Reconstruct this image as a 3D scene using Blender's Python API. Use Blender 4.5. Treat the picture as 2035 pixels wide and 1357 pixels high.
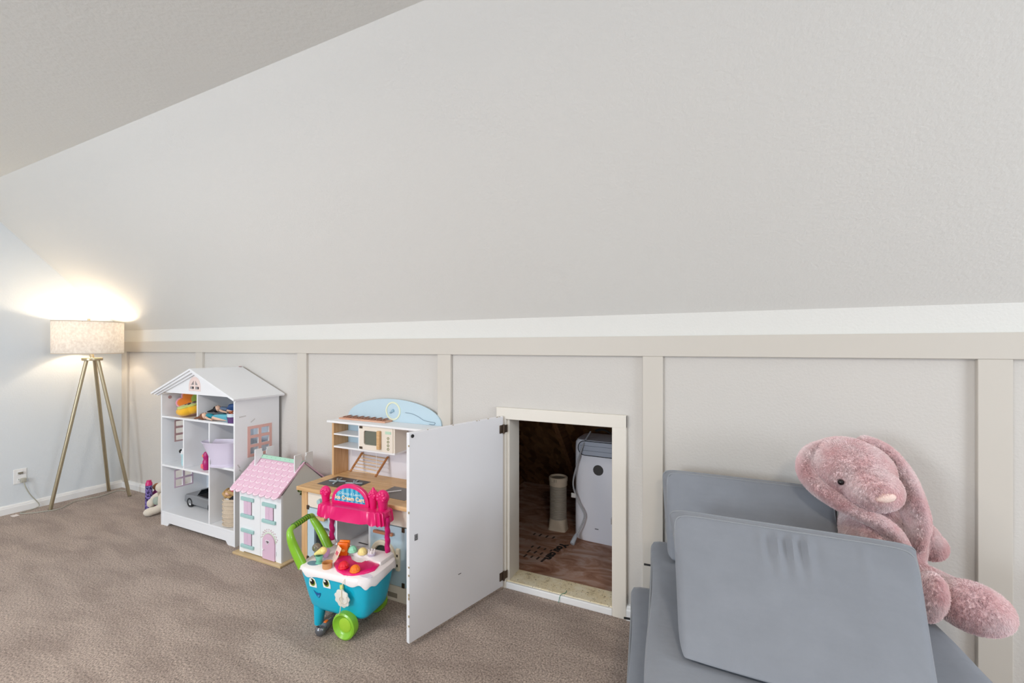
import bpy, bmesh, math, random
from mathutils import Vector, Matrix, Euler
random.seed(7)
R = math.radians
for o in list(bpy.data.objects): bpy.data.objects.remove(o)
SC = bpy.context.scene
COL = SC.collection

# ---------------------------------------------------------------- camera, world, lights, exposure
FPX = 841.0
cam_d = bpy.data.cameras.new('camera'); cam = bpy.data.objects.new('camera', cam_d); COL.objects.link(cam)
cam_d.sensor_width = 36; cam_d.lens = FPX/2035*36; cam_d.shift_y = 11.5/2035; cam_d.clip_start = 0.05
cam.location = (4.95, -2.08, 1.30); cam.rotation_euler = (R(90), 0, R(24.7))
SC.camera = cam
SC.view_settings.view_transform = 'Standard'; SC.view_settings.look = 'None'
SC.view_settings.gamma = 1; SC.view_settings.use_curve_mapping = False
SC.view_settings.exposure = -0.17
w = bpy.data.worlds.new('world'); SC.world = w; w.use_nodes = True
bg = w.node_tree.nodes['Background']; bg.inputs[0].default_value = (0.70, 0.82, 1.0, 1); bg.inputs[1].default_value = 1.2

def area(name, loc, size, energy, color, direction, spread=180):
    l = bpy.data.lights.new(name, 'AREA'); l.shape = 'RECTANGLE'; l.size, l.size_y = size
    l.energy = energy; l.color = color; l.spread = R(spread)
    o = bpy.data.objects.new(name, l); COL.objects.link(o); o.location = loc
    o.rotation_euler = Vector(direction).to_track_quat('-Z', 'Z').to_euler()
    return o
# daylight through the window in the right-hand gable wall and through the two dormer windows behind the camera
area('window_daylight', (8.30, -1.50, 1.45), (0.90, 1.20), 58, (0.86, 0.93, 1.0), (-1, 0, 0))
area('window_daylight', (6.2, -5.02, 1.45), (1.30, 1.10), 9, (0.84, 0.92, 1.0), (0, 1, 0))
area('window_daylight', (2.6, -5.02, 1.45), (1.30, 1.10), 92, (0.82, 0.91, 1.0), (0, 1, 0))
# two unseen flush ceiling lights added for fill (their fixtures are built with the ceiling)
FILL_LAMPS = ((2.6, -2.75), (5.6, -2.75))
for lx_, ly_ in FILL_LAMPS:
    a_ = area('ceiling_fill_light', (lx_, ly_, 2.355), (.34, .34), 40 if lx_ < 4 else 28, (1.0, .93, .84) if lx_ < 4 else (1.0, .88, .74), (0, 0, -1)); a_.data.shape = 'DISK'

# ---------------------------------------------------------------- materials
def srgb(r, g, b):
    f = lambda c: (c/12.92 if c <= .04045 else ((c+.055)/1.055)**2.4)
    return (f(r/255), f(g/255), f(b/255), 1)
MATS = {}
def mat(name, rgb, rough=.5, metal=0, bump=0, bscale=200, var=0, vscale=6, spec=.5, sheen=0, trans=0, emit=None, estr=0, coat=0, stretch=(1,1,1), sss=0):
    """plain procedural material: colour, noise variation and fine bump"""
    if name in MATS: return MATS[name]
    m = bpy.data.materials.new(name); m.use_nodes = True; nt = m.node_tree; n = nt.nodes
    b = n['Principled BSDF']; c = srgb(*rgb)
    b.inputs['Base Color'].default_value = c; b.inputs['Roughness'].default_value = rough; b.inputs['Metallic'].default_value = metal
    b.inputs['Specular IOR Level'].default_value = spec
    if sheen: b.inputs['Sheen Weight'].default_value = sheen; b.inputs['Sheen Roughness'].default_value = .5
    if trans: b.inputs['Transmission Weight'].default_value = trans
    if coat: b.inputs['Coat Weight'].default_value = coat
    if emit: b.inputs['Emission Color'].default_value = srgb(*emit); b.inputs['Emission Strength'].default_value = estr
    if var or bump:
        tc = n.new('ShaderNodeTexCoord'); mp = n.new('ShaderNodeMapping'); mp.inputs['Scale'].default_value = stretch
        nt.links.new(tc.outputs['Object'], mp.inputs[0])
    if var:
        t = n.new('ShaderNodeTexNoise'); t.inputs['Scale'].default_value = vscale; t.inputs['Detail'].default_value = 5
        mx = n.new('ShaderNodeMix'); mx.data_type = 'RGBA'
        mx.inputs[6].default_value = tuple(v*(1-var) for v in c[:3])+(1,); mx.inputs[7].default_value = tuple(min(1, v*(1+var)) for v in c[:3])+(1,)
        nt.links.new(mp.outputs[0], t.inputs['Vector']); nt.links.new(t.outputs[0], mx.inputs[0]); nt.links.new(mx.outputs[2], b.inputs['Base Color'])
    if bump:
        t2 = n.new('ShaderNodeTexNoise'); t2.inputs['Scale'].default_value = bscale; t2.inputs['Detail'].default_value = 3
        bp = n.new('ShaderNodeBump'); bp.inputs['Strength'].default_value = bump; bp.inputs['Distance'].default_value = .004
        nt.links.new(mp.outputs[0], t2.inputs['Vector']); nt.links.new(t2.outputs[0], bp.inputs['Height']); nt.links.new(bp.outputs[0], b.inputs['Normal'])
    MATS[name] = m
    return m

def wood(name, light, dark, rough=.5, axis='X', scale=1.0, blocks=0):
    """grain along one axis, optional butcher-block joints"""
    if name in MATS: return MATS[name]
    m = bpy.data.materials.new(name); m.use_nodes = True; nt = m.node_tree; n = nt.nodes; L = nt.links
    b = n['Principled BSDF']; b.inputs['Roughness'].default_value = rough
    tc = n.new('ShaderNodeTexCoord'); mp = n.new('ShaderNodeMapping')
    s = {'X': (1.5, 22, 22), 'Y': (22, 1.5, 22), 'Z': (22, 22, 1.5)}[axis]
    mp.inputs['Scale'].default_value = tuple(v*scale for v in s)
    t = n.new('ShaderNodeTexNoise'); t.inputs['Scale'].default_value = 3; t.inputs['Detail'].default_value = 6; t.inputs['Distortion'].default_value = .6
    cr = n.new('ShaderNodeValToRGB'); cr.color_ramp.elements[0].position = .3; cr.color_ramp.elements[1].position = .7
    cr.color_ramp.elements[0].color = srgb(*dark); cr.color_ramp.elements[1].color = srgb(*light)
    L.new(tc.outputs['Object'], mp.inputs[0]); L.new(mp.outputs[0], t.inputs['Vector']); L.new(t.outputs[0], cr.inputs[0])
    out = cr.outputs[0]
    if blocks:
        br = n.new('ShaderNodeTexBrick'); br.inputs['Scale'].default_value = 1
        br.inputs['Brick Width'].default_value = .22; br.inputs['Row Height'].default_value = .045; br.inputs['Mortar Size'].default_value = .0006
        br.inputs['Color1'].default_value = (1, 1, 1, 1); br.inputs['Color2'].default_value = (.86, .84, .80, 1); br.inputs['Mortar'].default_value = (.6, .52, .42, 1)
        L.new(tc.outputs['Object'], br.inputs['Vector'])
        mx = n.new('ShaderNodeMix'); mx.data_type = 'RGBA'; mx.blend_type = 'MULTIPLY'; mx.inputs[0].default_value = 1
        L.new(out, mx.inputs[6]); L.new(br.outputs[0], mx.inputs[7]); out = mx.outputs[2]
    L.new(out, b.inputs['Base Color'])
    MATS[name] = m
    return m

# ---------------------------------------------------------------- mesh helpers
class MB:
    """collects shapes into one bmesh; build() links them as ONE mesh object"""
    def __init__(s): s.bm = bmesh.new()
    def add(s, other, mtx=None):
        me = bpy.data.meshes.new('t'); other.to_mesh(me); other.free()
        if mtx is not None: me.transform(mtx)
        s.bm.from_mesh(me); bpy.data.meshes.remove(me); return s
    def box(s, x0, x1, y0, y1, z0, z1, bev=0, seg=2, mtx=None):
        b = bmesh.new(); bmesh.ops.create_cube(b, size=1)
        bmesh.ops.scale(b, vec=(x1-x0, y1-y0, z1-z0), verts=b.verts); bmesh.ops.translate(b, vec=((x0+x1)/2, (y0+y1)/2, (z0+z1)/2), verts=b.verts)
        if bev: bmesh.ops.bevel(b, geom=b.edges[:], offset=bev, segments=seg, profile=.5, affect='EDGES')
        return s.add(b, mtx)
    def cyl(s, p0, p1, r0, r1=None, seg=16, caps=True):
        p0 = Vector(p0); p1 = Vector(p1); r1 = r0 if r1 is None else r1
        b = bmesh.new(); d = p1-p0
        bmesh.ops.create_cone(b, cap_ends=caps, segments=seg, radius1=r0, radius2=r1, depth=d.length)
        m = Matrix.Translation((p0+p1)/2) @ d.to_track_quat('Z', 'Y').to_matrix().to_4x4()
        return s.add(b, m)
    def ball(s, c, r, seg=20, rings=12, rot=None):
        b = bmesh.new(); bmesh.ops.create_uvsphere(b, u_segments=seg, v_segments=rings, radius=1)
        r = (r, r, r) if isinstance(r, (int, float)) else r
        m = Matrix.Translation(c) @ (rot.to_matrix().to_4x4() if rot else Matrix()) @ Matrix.Diagonal((*r, 1))
        return s.add(b, m)
    def lathe(s, prof, c=(0, 0, 0), seg=32, mtx=None, close=False):
        b = bmesh.new(); rows = []
        for r, z in prof:
            if r < 1e-6: rows.append([b.verts.new((0, 0, z))])
            else: rows.append([b.verts.new((r*math.cos(2*math.pi*i/seg), r*math.sin(2*math.pi*i/seg), z)) for i in range(seg)])
        pairs = list(zip(rows, rows[1:]))
        if close: pairs.append((rows[-1], rows[0]))
        for a, d in pairs:
            for i in range(seg):
                j = (i+1) % seg
                if len(a) == 1 and len(d) == 1: continue
                if len(a) == 1: b.faces.new((a[0], d[i], d[j]))
                elif len(d) == 1: b.faces.new((a[i], d[0], a[j]))
                else: b.faces.new((a[i], d[i], d[j], a[j]))
        m = Matrix.Translation(c) if mtx is None else mtx
        return s.add(b, m)
    def tube(s, pts, r, seg=10, closed=False, caps=True, flat=1.0):
        pts = [Vector(p) for p in pts]; n = len(pts); b = bmesh.new(); rows = []
        rs = r if isinstance(r, (list, tuple)) else [r]*n
        up = None
        for i, p in enumerate(pts):
            if closed: t = pts[(i+1) % n]-pts[i-1]
            else: t = pts[min(i+1, n-1)]-pts[max(i-1, 0)]
            t.normalize()
            if up is None: up = t.orthogonal().normalized()
            up = (up-t*up.dot(t)); up = up.normalized() if up.length > 1e-6 else t.orthogonal().normalized()
            sd = t.cross(up)
            rows.append([b.verts.new(p+(up*math.cos(2*math.pi*k/seg)*flat+sd*math.sin(2*math.pi*k/seg))*rs[i]) for k in range(seg)])
        pairs = list(zip(rows, rows[1:]))+([(rows[-1], rows[0])] if closed else [])
        for a, d in pairs:
            for k in range(seg):
                l = (k+1) % seg; b.faces.new((a[k], a[l], d[l], d[k]))
        if caps and not closed:
            b.faces.new(rows[0][::-1]); b.faces.new(rows[-1])
        return s.add(b)
    def prism(s, outer, d0, d1, holes=(), plane='XZ', bev=0, mtx=None):
        """outline (with holes) in a plane, extruded from d0 to d1 along the third axis"""
        b = bmesh.new()
        def P(u, v, d): return {'XZ': (u, d, v), 'YZ': (d, u, v), 'XY': (u, v, d)}[plane]
        es = []
        for loop in [outer]+list(holes):
            vs = [b.verts.new(P(u, v, d0)) for u, v in loop]
            es += [b.edges.new((vs[i], vs[(i+1) % len(vs)])) for i in range(len(vs))]
        bmesh.ops.triangle_fill(b, use_beauty=True, use_dissolve=False, edges=es)
        if holes:   # drop triangles that filled a hole
            def inside(pt, lp):
                c = False; n = len(lp)
                for i in range(n):
                    (x1, y1), (x2, y2) = lp[i], lp[i-1]
                    if (y1 > pt[1]) != (y2 > pt[1]) and pt[0] < (x2-x1)*(pt[1]-y1)/(y2-y1)+x1: c = not c
                return c
            kill = []
            for f in b.faces:
                c = f.calc_center_median(); uv = {'XZ': (c.x, c.z), 'YZ': (c.y, c.z), 'XY': (c.x, c.y)}[plane]
                if any(inside(uv, h) for h in holes): kill.append(f)
            bmesh.ops.delete(b, geom=kill, context='FACES_ONLY')
        r = bmesh.ops.extrude_face_region(b, geom=b.faces[:])
        v = [g for g in r['geom'] if isinstance(g, bmesh.types.BMVert)]
        off = Vector(P(0, 0, d1))-Vector(P(0, 0, d0)); bmesh.ops.translate(b, vec=off, verts=v)
        bmesh.ops.recalc_face_normals(b, faces=b.faces)
        if bev:
            ed = [e for e in b.edges if len(e.link_faces) == 2 and e.calc_face_angle(0) > .9]
            bmesh.ops.bevel(b, geom=ed, offset=bev, segments=2, profile=.5, affect='EDGES')
        return s.add(b, mtx)
    def grid(s, fn, nu, nv, wrap=False):
        b = bmesh.new(); rows = [[b.verts.new(fn(i/(nu-1 if not wrap else nu), j/(nv-1))) for i in range(nu)] for j in range(nv)]
        for j in range(nv-1):
            for i in range(nu if wrap else nu-1):
                k = (i+1) % nu; b.faces.new((rows[j][i], rows[j][k], rows[j+1][k], rows[j+1][i]))
        return s.add(b)
    def xf(s, m): s.bm.transform(m); return s
    def build(s, name, m, parent=None, smooth=False, weld=False, loc=None, rot=None, sub=0, label=None):
        if weld: bmesh.ops.remove_doubles(s.bm, verts=s.bm.verts, dist=1e-5)
        bmesh.ops.recalc_face_normals(s.bm, faces=s.bm.faces)
        me = bpy.data.meshes.new(name); s.bm.to_mesh(me); s.bm.free()
        me.materials.append(m)
        if smooth:
            me.polygons.foreach_set('use_smooth', [True]*len(me.polygons))
            me.set_sharp_from_angle(angle=R(42))
        o = bpy.data.objects.new(name, me); COL.objects.link(o); o.parent = parent
        if loc is not None: o.location = loc
        if rot is not None: o.rotation_euler = rot
        if sub:
            md = o.modifiers.new('sub', 'SUBSURF'); md.levels = sub; md.render_levels = sub
        if label: o['label'] = label
        return o
def tag(o, label, cat, group=None):
    o['label'] = label; o['category'] = cat
    if group: o['group'] = group
    return o
def struct(o): o['kind'] = 'structure'; return o
def thing(name, label, cat, loc=(0, 0, 0), rz=0, group=None):
    o = bpy.data.objects.new(name, None); COL.objects.link(o); o.empty_display_size = .05
    o.location = loc; o.rotation_euler = (0, 0, R(rz))
    return tag(o, label, cat, group)
def text_mesh(body, size, depth=.0006, align='CENTER', bold=0, shear=0):
    cu = bpy.data.curves.new('t', 'FONT'); cu.body = body; cu.size = size; cu.extrude = depth; cu.align_x = align; cu.offset = bold; cu.shear = shear
    cu.resolution_u = 3
    o = bpy.data.objects.new('t', cu); COL.objects.link(o)
    dg = bpy.context.evaluated_depsgraph_get(); me = bpy.data.meshes.new_from_object(o.evaluated_get(dg))
    bpy.data.objects.remove(o); bpy.data.curves.remove(cu)
    b = bmesh.new(); b.from_mesh(me); bpy.data.meshes.remove(me); return b
def arc(cx, cz, r, a0, a1, n, rz=None):
    rz = r if rz is None else rz
    return [(cx+r*math.cos(R(a0+(a1-a0)*i/n)), cz+rz*math.sin(R(a0+(a1-a0)*i/n))) for i in range(n+1)]
def smooth_path(pts, n=8):
    """Catmull-Rom through the points"""
    P = [Vector(p) for p in pts]; out = []
    for i in range(len(P)-1):
        a, b, c, d = P[max(i-1, 0)], P[i], P[i+1], P[min(i+2, len(P)-1)]
        for k in range(n):
            t = k/n; out.append(.5*((2*b)+(c-a)*t+(2*a-5*b+4*c-d)*t*t+(3*b-a-3*c+d)*t**3))
    return out+[P[-1]]
# ================================================================ the room
RX1, RY0 = 8.4, -5.1          # right gable wall and far side of the room
ZK, ZC, SL = 1.455, 2.445, 1.062   # knee-wall height, flat ceiling, slope of the pitched part
YC = -(ZC-ZK)/SL

def wall_mat(name, rgb, bump=.35, scale=95, var=.015):
    m = mat(name, rgb, rough=.72, spec=.25, bump=bump, bscale=scale, var=var, vscale=1.5)
    return m
M_wall = wall_mat('paint_white_orange_peel', (226, 225, 221))
M_side = wall_mat('paint_white_gable', (220, 226, 231))
M_panel = wall_mat('paint_greige_panel', (209, 205, 200))
M_ceil = wall_mat('paint_ceiling', (228, 230, 227), bump=.4, scale=60)
M_trim = mat('paint_greige_trim', (208, 202, 193), rough=.5, spec=.35)
M_base = mat('paint_white_trim', (236, 236, 236), rough=.4, spec=.4)

def carpet_mat():
    m = bpy.data.materials.new('taupe_carpet'); m.use_nodes = True; nt = m.node_tree; n = nt.nodes; L = nt.links
    b = n['Principled BSDF']; b.inputs['Roughness'].default_value = .95; b.inputs['Specular IOR Level'].default_value = .1
    b.inputs['Sheen Weight'].default_value = .25
    tc = n.new('ShaderNodeTexCoord')
    fine = n.new('ShaderNodeTexNoise'); fine.inputs['Scale'].default_value = 135; fine.inputs['Detail'].default_value = 4; fine.inputs['Roughness'].default_value = .7
    L.new(tc.outputs['Object'], fine.inputs['Vector'])
    # brushed-pile streaks, running across the room
    mp = n.new('ShaderNodeMapping'); mp.inputs['Rotation'].default_value = (0, 0, R(-28)); mp.inputs['Scale'].default_value = (1.0, 3.2, 1)
    L.new(tc.outputs['Object'], mp.inputs[0])
    st = n.new('ShaderNodeTexNoise'); st.inputs['Scale'].default_value = 2.6; st.inputs['Detail'].default_value = 5; st.inputs['Distortion'].default_value = .5
    L.new(mp.outputs[0], st.inputs['Vector'])
    c1 = n.new('ShaderNodeValToRGB'); c1.color_ramp.elements[0].position = .33; c1.color_ramp.elements[1].position = .68
    c1.color_ramp.elements[0].color = srgb(104, 87, 77); c1.color_ramp.elements[1].color = srgb(228, 206, 191)
    L.new(fine.outputs[0], c1.inputs[0])
    c2 = n.new('ShaderNodeValToRGB'); c2.color_ramp.elements[0].position = .38; c2.color_ramp.elements[1].position = .60
    c2.color_ramp.elements[0].color = (.76, .735, .725, 1); c2.color_ramp.elements[1].color = (1, 1, 1, 1)
    L.new(st.outputs[0], c2.inputs[0])
    mx = n.new('ShaderNodeMix'); mx.data_type = 'RGBA'; mx.blend_type = 'MULTIPLY'; mx.inputs[0].default_value = 1
    L.new(c1.outputs[0], mx.inputs[6]); L.new(c2.outputs[0], mx.inputs[7]); L.new(mx.outputs[2], b.inputs['Base Color'])
    bp = n.new('ShaderNodeBump'); bp.inputs['Strength'].default_value = 1; bp.inputs['Distance'].default_value = .008
    L.new(fine.outputs[0], bp.inputs['Height']); L.new(bp.outputs[0], b.inputs['Normal'])
    return m
M_carpet = carpet_mat()

struct(MB().box(-.1, RX1+.1, RY0-.1, 0.0, -.08, 0).build('floor', M_carpet))
# carpet pile: tufts standing on the nearer floor are only relief; the edge against the sill is a thin roll
struct(MB().prism([(0, 0), (0, ZK), (YC, ZC), (-3.9, ZC), (-5.0, ZC-1.1*SL), (RY0, ZC-1.2*SL), (RY0, 0)], -.1, 0, plane='YZ').build('wall_left', M_side))
wr = [(0, 0), (0, ZK), (YC, ZC), (-3.9, ZC), (-5.0, ZC-1.1*SL), (RY0, ZC-1.2*SL), (RY0, 0)]
struct(MB().prism(wr, RX1, RX1+.1, holes=[[(-2.02, .78), (-.98, .78), (-.98, 2.12), (-2.02, 2.12)]], plane='YZ').build('wall_right', M_side))
# knee wall with the crawl-space opening
OX0, OX1, OZ1 = 3.966, 4.535, .912
struct(MB().prism([(-.1, 0), (OX0, 0), (OX0, OZ1), (OX1, OZ1), (OX1, 0), (RX1+.1, 0), (RX1+.1, 1.30), (-.1, 1.30)], 0, .10, plane='XZ').build('wall_back', M_panel))
struct(MB().box(-.1, RX1+.1, -.001, .10, 1.30, ZK+.02).build('wall_back_upper', M_wall))
struct(MB().prism([(0, ZK), (YC, ZC), (YC, ZC+.12), (.1, ZK+.1), (.1, ZK)], -.1, RX1+.1, plane='YZ').build('ceiling_slope', M_wall))
struct(MB().box(-.1, RX1+.1, -3.9, YC, ZC, ZC+.1).build('ceiling', M_ceil))
# other side of the attic room (behind the camera): lower slope, wall with two dormer windows
struct(MB().prism([(-3.9, ZC), (RY0, ZC-(-3.9-RY0)*.35), (RY0, ZC+.3), (-3.9, ZC+.1)], -.1, RX1+.1, plane='YZ').build('ceiling_rear', M_ceil))
wh = [[(a, .85), (a+1.4, .85), (a+1.4, 2.0), (a, 2.0)] for a in (1.9, 5.5)]
struct(MB().prism([(-.1, 0), (RX1+.1, 0), (RX1+.1, 2.06), (-.1, 2.06)], RY0-.1, RY0, holes=wh, plane='XZ').build('wall_rear', M_wall))
M_glass = mat('window_glass', (245, 250, 255), rough=.02, trans=1.0)
def window(name, u0, u1, z0, z1, d, plane):
    f = struct(MB().prism([(u0, z0), (u1, z0), (u1, z1), (u0, z1)], d-.03, d+.03, holes=[[(u0+.05, z0+.05), (u1-.05, z0+.05), (u1-.05, (z0+z1)/2-.02), (u0+.05, (z0+z1)/2-.02)], [(u0+.05, (z0+z1)/2+.02), (u1-.05, (z0+z1)/2+.02), (u1-.05, z1-.05), (u0+.05, z1-.05)]], plane=plane).build(name, M_base))
    return f
window('window_1', -2.02, -.98, .78, 2.12, RX1+.06, 'YZ')
window('window_2', 1.9, 3.3, .85, 2.0, RY0-.06, 'XZ')
window('window_3', 5.5, 6.9, .85, 2.0, RY0-.06, 'XZ')

M_dome = mat('opal_glass_dome', (250, 248, 244), rough=.3, emit=(255, 240, 220), estr=2.0)  # glowing domes of the added ceiling fill lights
for lx_, ly_ in FILL_LAMPS:
    cl = thing('added_ceiling_light', 'added unseen round flush opal ceiling light above the %s half of the room' % ('lamp-side' if lx_ < 5 else 'rabbit-side'), 'ceiling light', (lx_, ly_, ZC), 0, 'added flush ceiling lights')
    MB().lathe([(0, 0), (.19, 0), (.19, -.02), (.18, -.028), (0, -.028)], seg=40).build('base_plate', M_base, cl, smooth=True)
    MB().lathe([(.175, -.028), (.17, -.05), (.13, -.072), (.07, -.082), (0, -.085)], seg=40).build('dome', M_dome, cl, smooth=True)
# board-and-batten trim
TD = .019
struct(MB().box(0, RX1, -TD-.002, 0, 1.258, 1.352, bev=.0015, seg=1).build('trim_1', M_trim))
for i, xc in enumerate((.045, 1.20, 2.392, 3.568, 4.722, 5.872, 7.03, 8.18)):
    z0 = 0 if xc > .3 else .065
    struct(MB().box(xc-.045, xc+.045, -TD, 0, 0.0, 1.258, bev=.0015, seg=1).build('trim_%d' % (i+2), M_trim))
def baseboard_profile(): return [(0, 0), (-.016, 0), (-.016, .045), (-.012, .052), (-.011, .058), (-.006, .066), (0, .068)]
bb = MB()
for a, b_ in ((0.012, 3.908), (4.602, RX1)):
    bb.prism([(y-.0, z) if y == 0 else (y-.006, z) for y, z in baseboard_profile()], a, b_, plane='YZ')
struct(bb.build('baseboard_back', M_base))
struct(MB().prism([(-y, z) for y, z in baseboard_profile()], RY0, -.012, plane='XZ').build('baseboard_left', M_base))

# casing round the crawl-space opening
M_case = mat('paint_cream_casing', (226, 220, 210), rough=.45, var=.02, vscale=12, bump=.06, bscale=40)
cs = MB().box(3.908, OX0, -.021, 0, 0, .974, bev=.003).box(OX1, 4.602, -.021, 0, 0, .974, bev=.003).box(3.908, 4.602, -.0215, 0, OZ1, .9745, bev=.003)
cs.box(OX0-.02, OX0+.014, -.004, .125, .02, OZ1).box(OX1-.004, OX1+.02, -.004, .125, .02, OZ1).box(OX0, OX1, -.004, .125, OZ1-.003, OZ1+.02)
struct(cs.build('trim_10', M_case))
def sill_mat():
    m = bpy.data.materials.new('dirty_cream_sill'); m.use_nodes = True; nt = m.node_tree; n = nt.nodes; L = nt.links
    b = n['Principled BSDF']; b.inputs['Roughness'].default_value = .6
    tc = n.new('ShaderNodeTexCoord')
    t = n.new('ShaderNodeTexNoise'); t.inputs['Scale'].default_value = 14; t.inputs['Detail'].default_value = 8; t.inputs['Roughness'].default_value = .75
    L.new(tc.outputs['Object'], t.inputs['Vector'])
    cr = n.new('ShaderNodeValToRGB'); e = cr.color_ramp.elements
    e[0].position = .30; e[0].color = srgb(120, 95, 70); e[1].position = .42; e[1].color = srgb(222, 206, 170)
    k = e.new(.62); k.color = srgb(236, 226, 200)
    L.new(t.outputs[0], cr.inputs[0])
    v = n.new('ShaderNodeTexNoise'); v.inputs['Scale'].default_value = 120; v.inputs['Detail'].default_value = 2
    L.new(tc.outputs['Object'], v.inputs['Vector'])
    c2 = n.new('ShaderNodeValToRGB'); c2.color_ramp.elements[0].position = .30; c2.color_ramp.elements[1].position = .34
    c2.color_ramp.elements[0].color = (.18, .14, .1, 1); c2.color_ramp.elements[1].color = (1, 1, 1, 1)
    L.new(v.outputs[0], c2.inputs[0])
    mx = n.new('ShaderNodeMix'); mx.data_type = 'RGBA'; mx.blend_type = 'MULTIPLY'; mx.inputs[0].default_value = 1
    L.new(cr.outputs[0], mx.inputs[6]); L.new(c2.outputs[0], mx.inputs[7]); L.new(mx.outputs[2], b.inputs['Base Color'])
    return m
M_sill = sill_mat()
sill = struct(MB().box(OX0-.02, OX1+.02, -.006, .125, -.02, .038, bev=.003).build('sill', M_sill))
MB().box(OX0, OX1, -.020, -.004, 0, .034, bev=.004).build('sill_nosing', M_base, sill)

# open hatch door (hinged on the left jamb, swung past square)
M_door = mat('paint_white_hatch', (236, 236, 240), rough=.42, var=.02, vscale=5, bump=.05, bscale=30)
M_brown = mat('aged_bronze_hinge', (92, 78, 66), rough=.45, metal=.7)
M_steel = mat('brushed_steel', (170, 170, 172), rough=.35, metal=.9)
M_dark = mat('black_rubber', (22, 22, 24), rough=.6)
M_chip = mat('bare_wood_chips', (176, 160, 134), rough=.8)
hp = Vector((3.957, -.034, 0)); ep = Vector((3.782, -.606, 0)); dv = (ep-hp); DW = dv.length
dr = bpy.data.objects.new('door_1', None); COL.objects.link(dr); dr.location = hp; dr.rotation_euler = (0, 0, math.atan2(dv.y, dv.x)); struct(dr)
dr['label'] = 'white hatch door standing open beside the crawl-space opening'
# local x runs from the hinge to the free edge, local y>0 is the visible inner face
MB().box(0, DW, -.019, 0, .018, .930, bev=.0025).build('door_panel', M_door, dr)
for zz in (.862, .075):
    h = MB().box(.004, .030, 0, .004, zz-.022, zz+.022, bev=.002).cyl((.002, .006, zz-.024), (.002, .006, zz+.024), .006, seg=12).box(-.028, -.002, .002, .006, zz-.02, zz+.02)
    hg = h.build('hinge', M_brown, dr, smooth=True)
MB().box(DW-.045, DW-.028, 0, .003, .455, .482, bev=.001).cyl((DW-.037, .003, .474), (DW-.037, .006, .474), .004, seg=10).cyl((DW-.037, .003, .462), (DW-.037, .006, .462), .004, seg=10).build('catch_plate', M_steel, dr)
MB().lathe([(0, .006), (.006, .005), (.008, .002), (.008, 0)], seg=14, mtx=Matrix.Translation((DW-.018, 0, .914)) @ Matrix.Rotation(R(-90), 4, 'X')).build('bumper', M_dark, dr, smooth=True)
MB().box(.30, .318, 0, .0006, .205, .208).build('scratch_mark', M_dark, dr)
ch = MB()
for k in range(16):
    t = random.random(); u = random.uniform(0, DW) if k % 2 else DW-.002
    if k % 2: ch.box(u, u+random.uniform(.004, .015), -.004, .0005, .9285, .9308)
    else: ch.box(DW-.003, DW+.0006, -.006, .0007, .03+t*.86, .035+t*.86+random.uniform(.002, .01))
ch.build('paint_chips', M_chip, dr)
# strike on the right jamb
MB().box(OX1-.012, OX1-.003, .010, .022, .43, .462, bev=.002).build('catch', M_steel, sill)
# thread of green yarn lying over the sill
gy = tag(MB().tube(smooth_path([(4.268, -.030, .004), (4.270, -.0225, .028), (4.278, -.012, .041), (4.292, .008, .040), (4.290, .03, .0395)]), .0014, seg=6).build('yarn_thread', mat('teal_yarn', (58, 140, 118), rough=.8)), 'short teal green yarn thread draped over the dirty hatch sill', 'thread')

# ---- crawl space behind the knee wall
def osb(name, c1, c2, scale=9):
    m = bpy.data.materials.new(name); m.use_nodes = True; nt = m.node_tree; n = nt.nodes; L = nt.links
    b = n['Principled BSDF']; b.inputs['Roughness'].default_value = .85; b.inputs['Specular IOR Level'].default_value = .15
    tc = n.new('ShaderNodeTexCoord'); v = n.new('ShaderNodeTexVoronoi'); v.inputs['Scale'].default_value = scale*3
    mp = n.new('ShaderNodeMapping'); mp.inputs['Scale'].default_value = (1, .35, .6)
    t = n.new('ShaderNodeTexNoise'); t.inputs['Scale'].default_value = scale; t.inputs['Detail'].default_value = 8
    L.new(tc.outputs['Object'], mp.inputs[0]); L.new(mp.outputs[0], v.inputs['Vector']); L.new(tc.outputs['Object'], t.inputs['Vector'])
    mx0 = n.new('ShaderNodeMix'); mx0.inputs[0].default_value = .45
    sp = n.new('ShaderNodeSeparateColor'); L.new(v.outputs['Color'], sp.inputs[0]); L.new(t.outputs[0], mx0.inputs[2]); L.new(sp.outputs[0], mx0.inputs[3])
    cr = n.new('ShaderNodeValToRGB'); cr.color_ramp.elements[0].position = .28; cr.color_ramp.elements[1].position = .72
    cr.color_ramp.elements[0].color = srgb(*c1); cr.color_ramp.elements[1].color = srgb(*c2)
    L.new(mx0.outputs[0], cr.inputs[0]); L.new(cr.outputs[0], b.inputs['Base Color'])
    return m
M_osb = osb('roof_sheathing', (96, 66, 42), (150, 112, 76)); M_raft = wood('rafter_pine', (150, 108, 70), (112, 78, 50), .8, 'Y')
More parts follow.
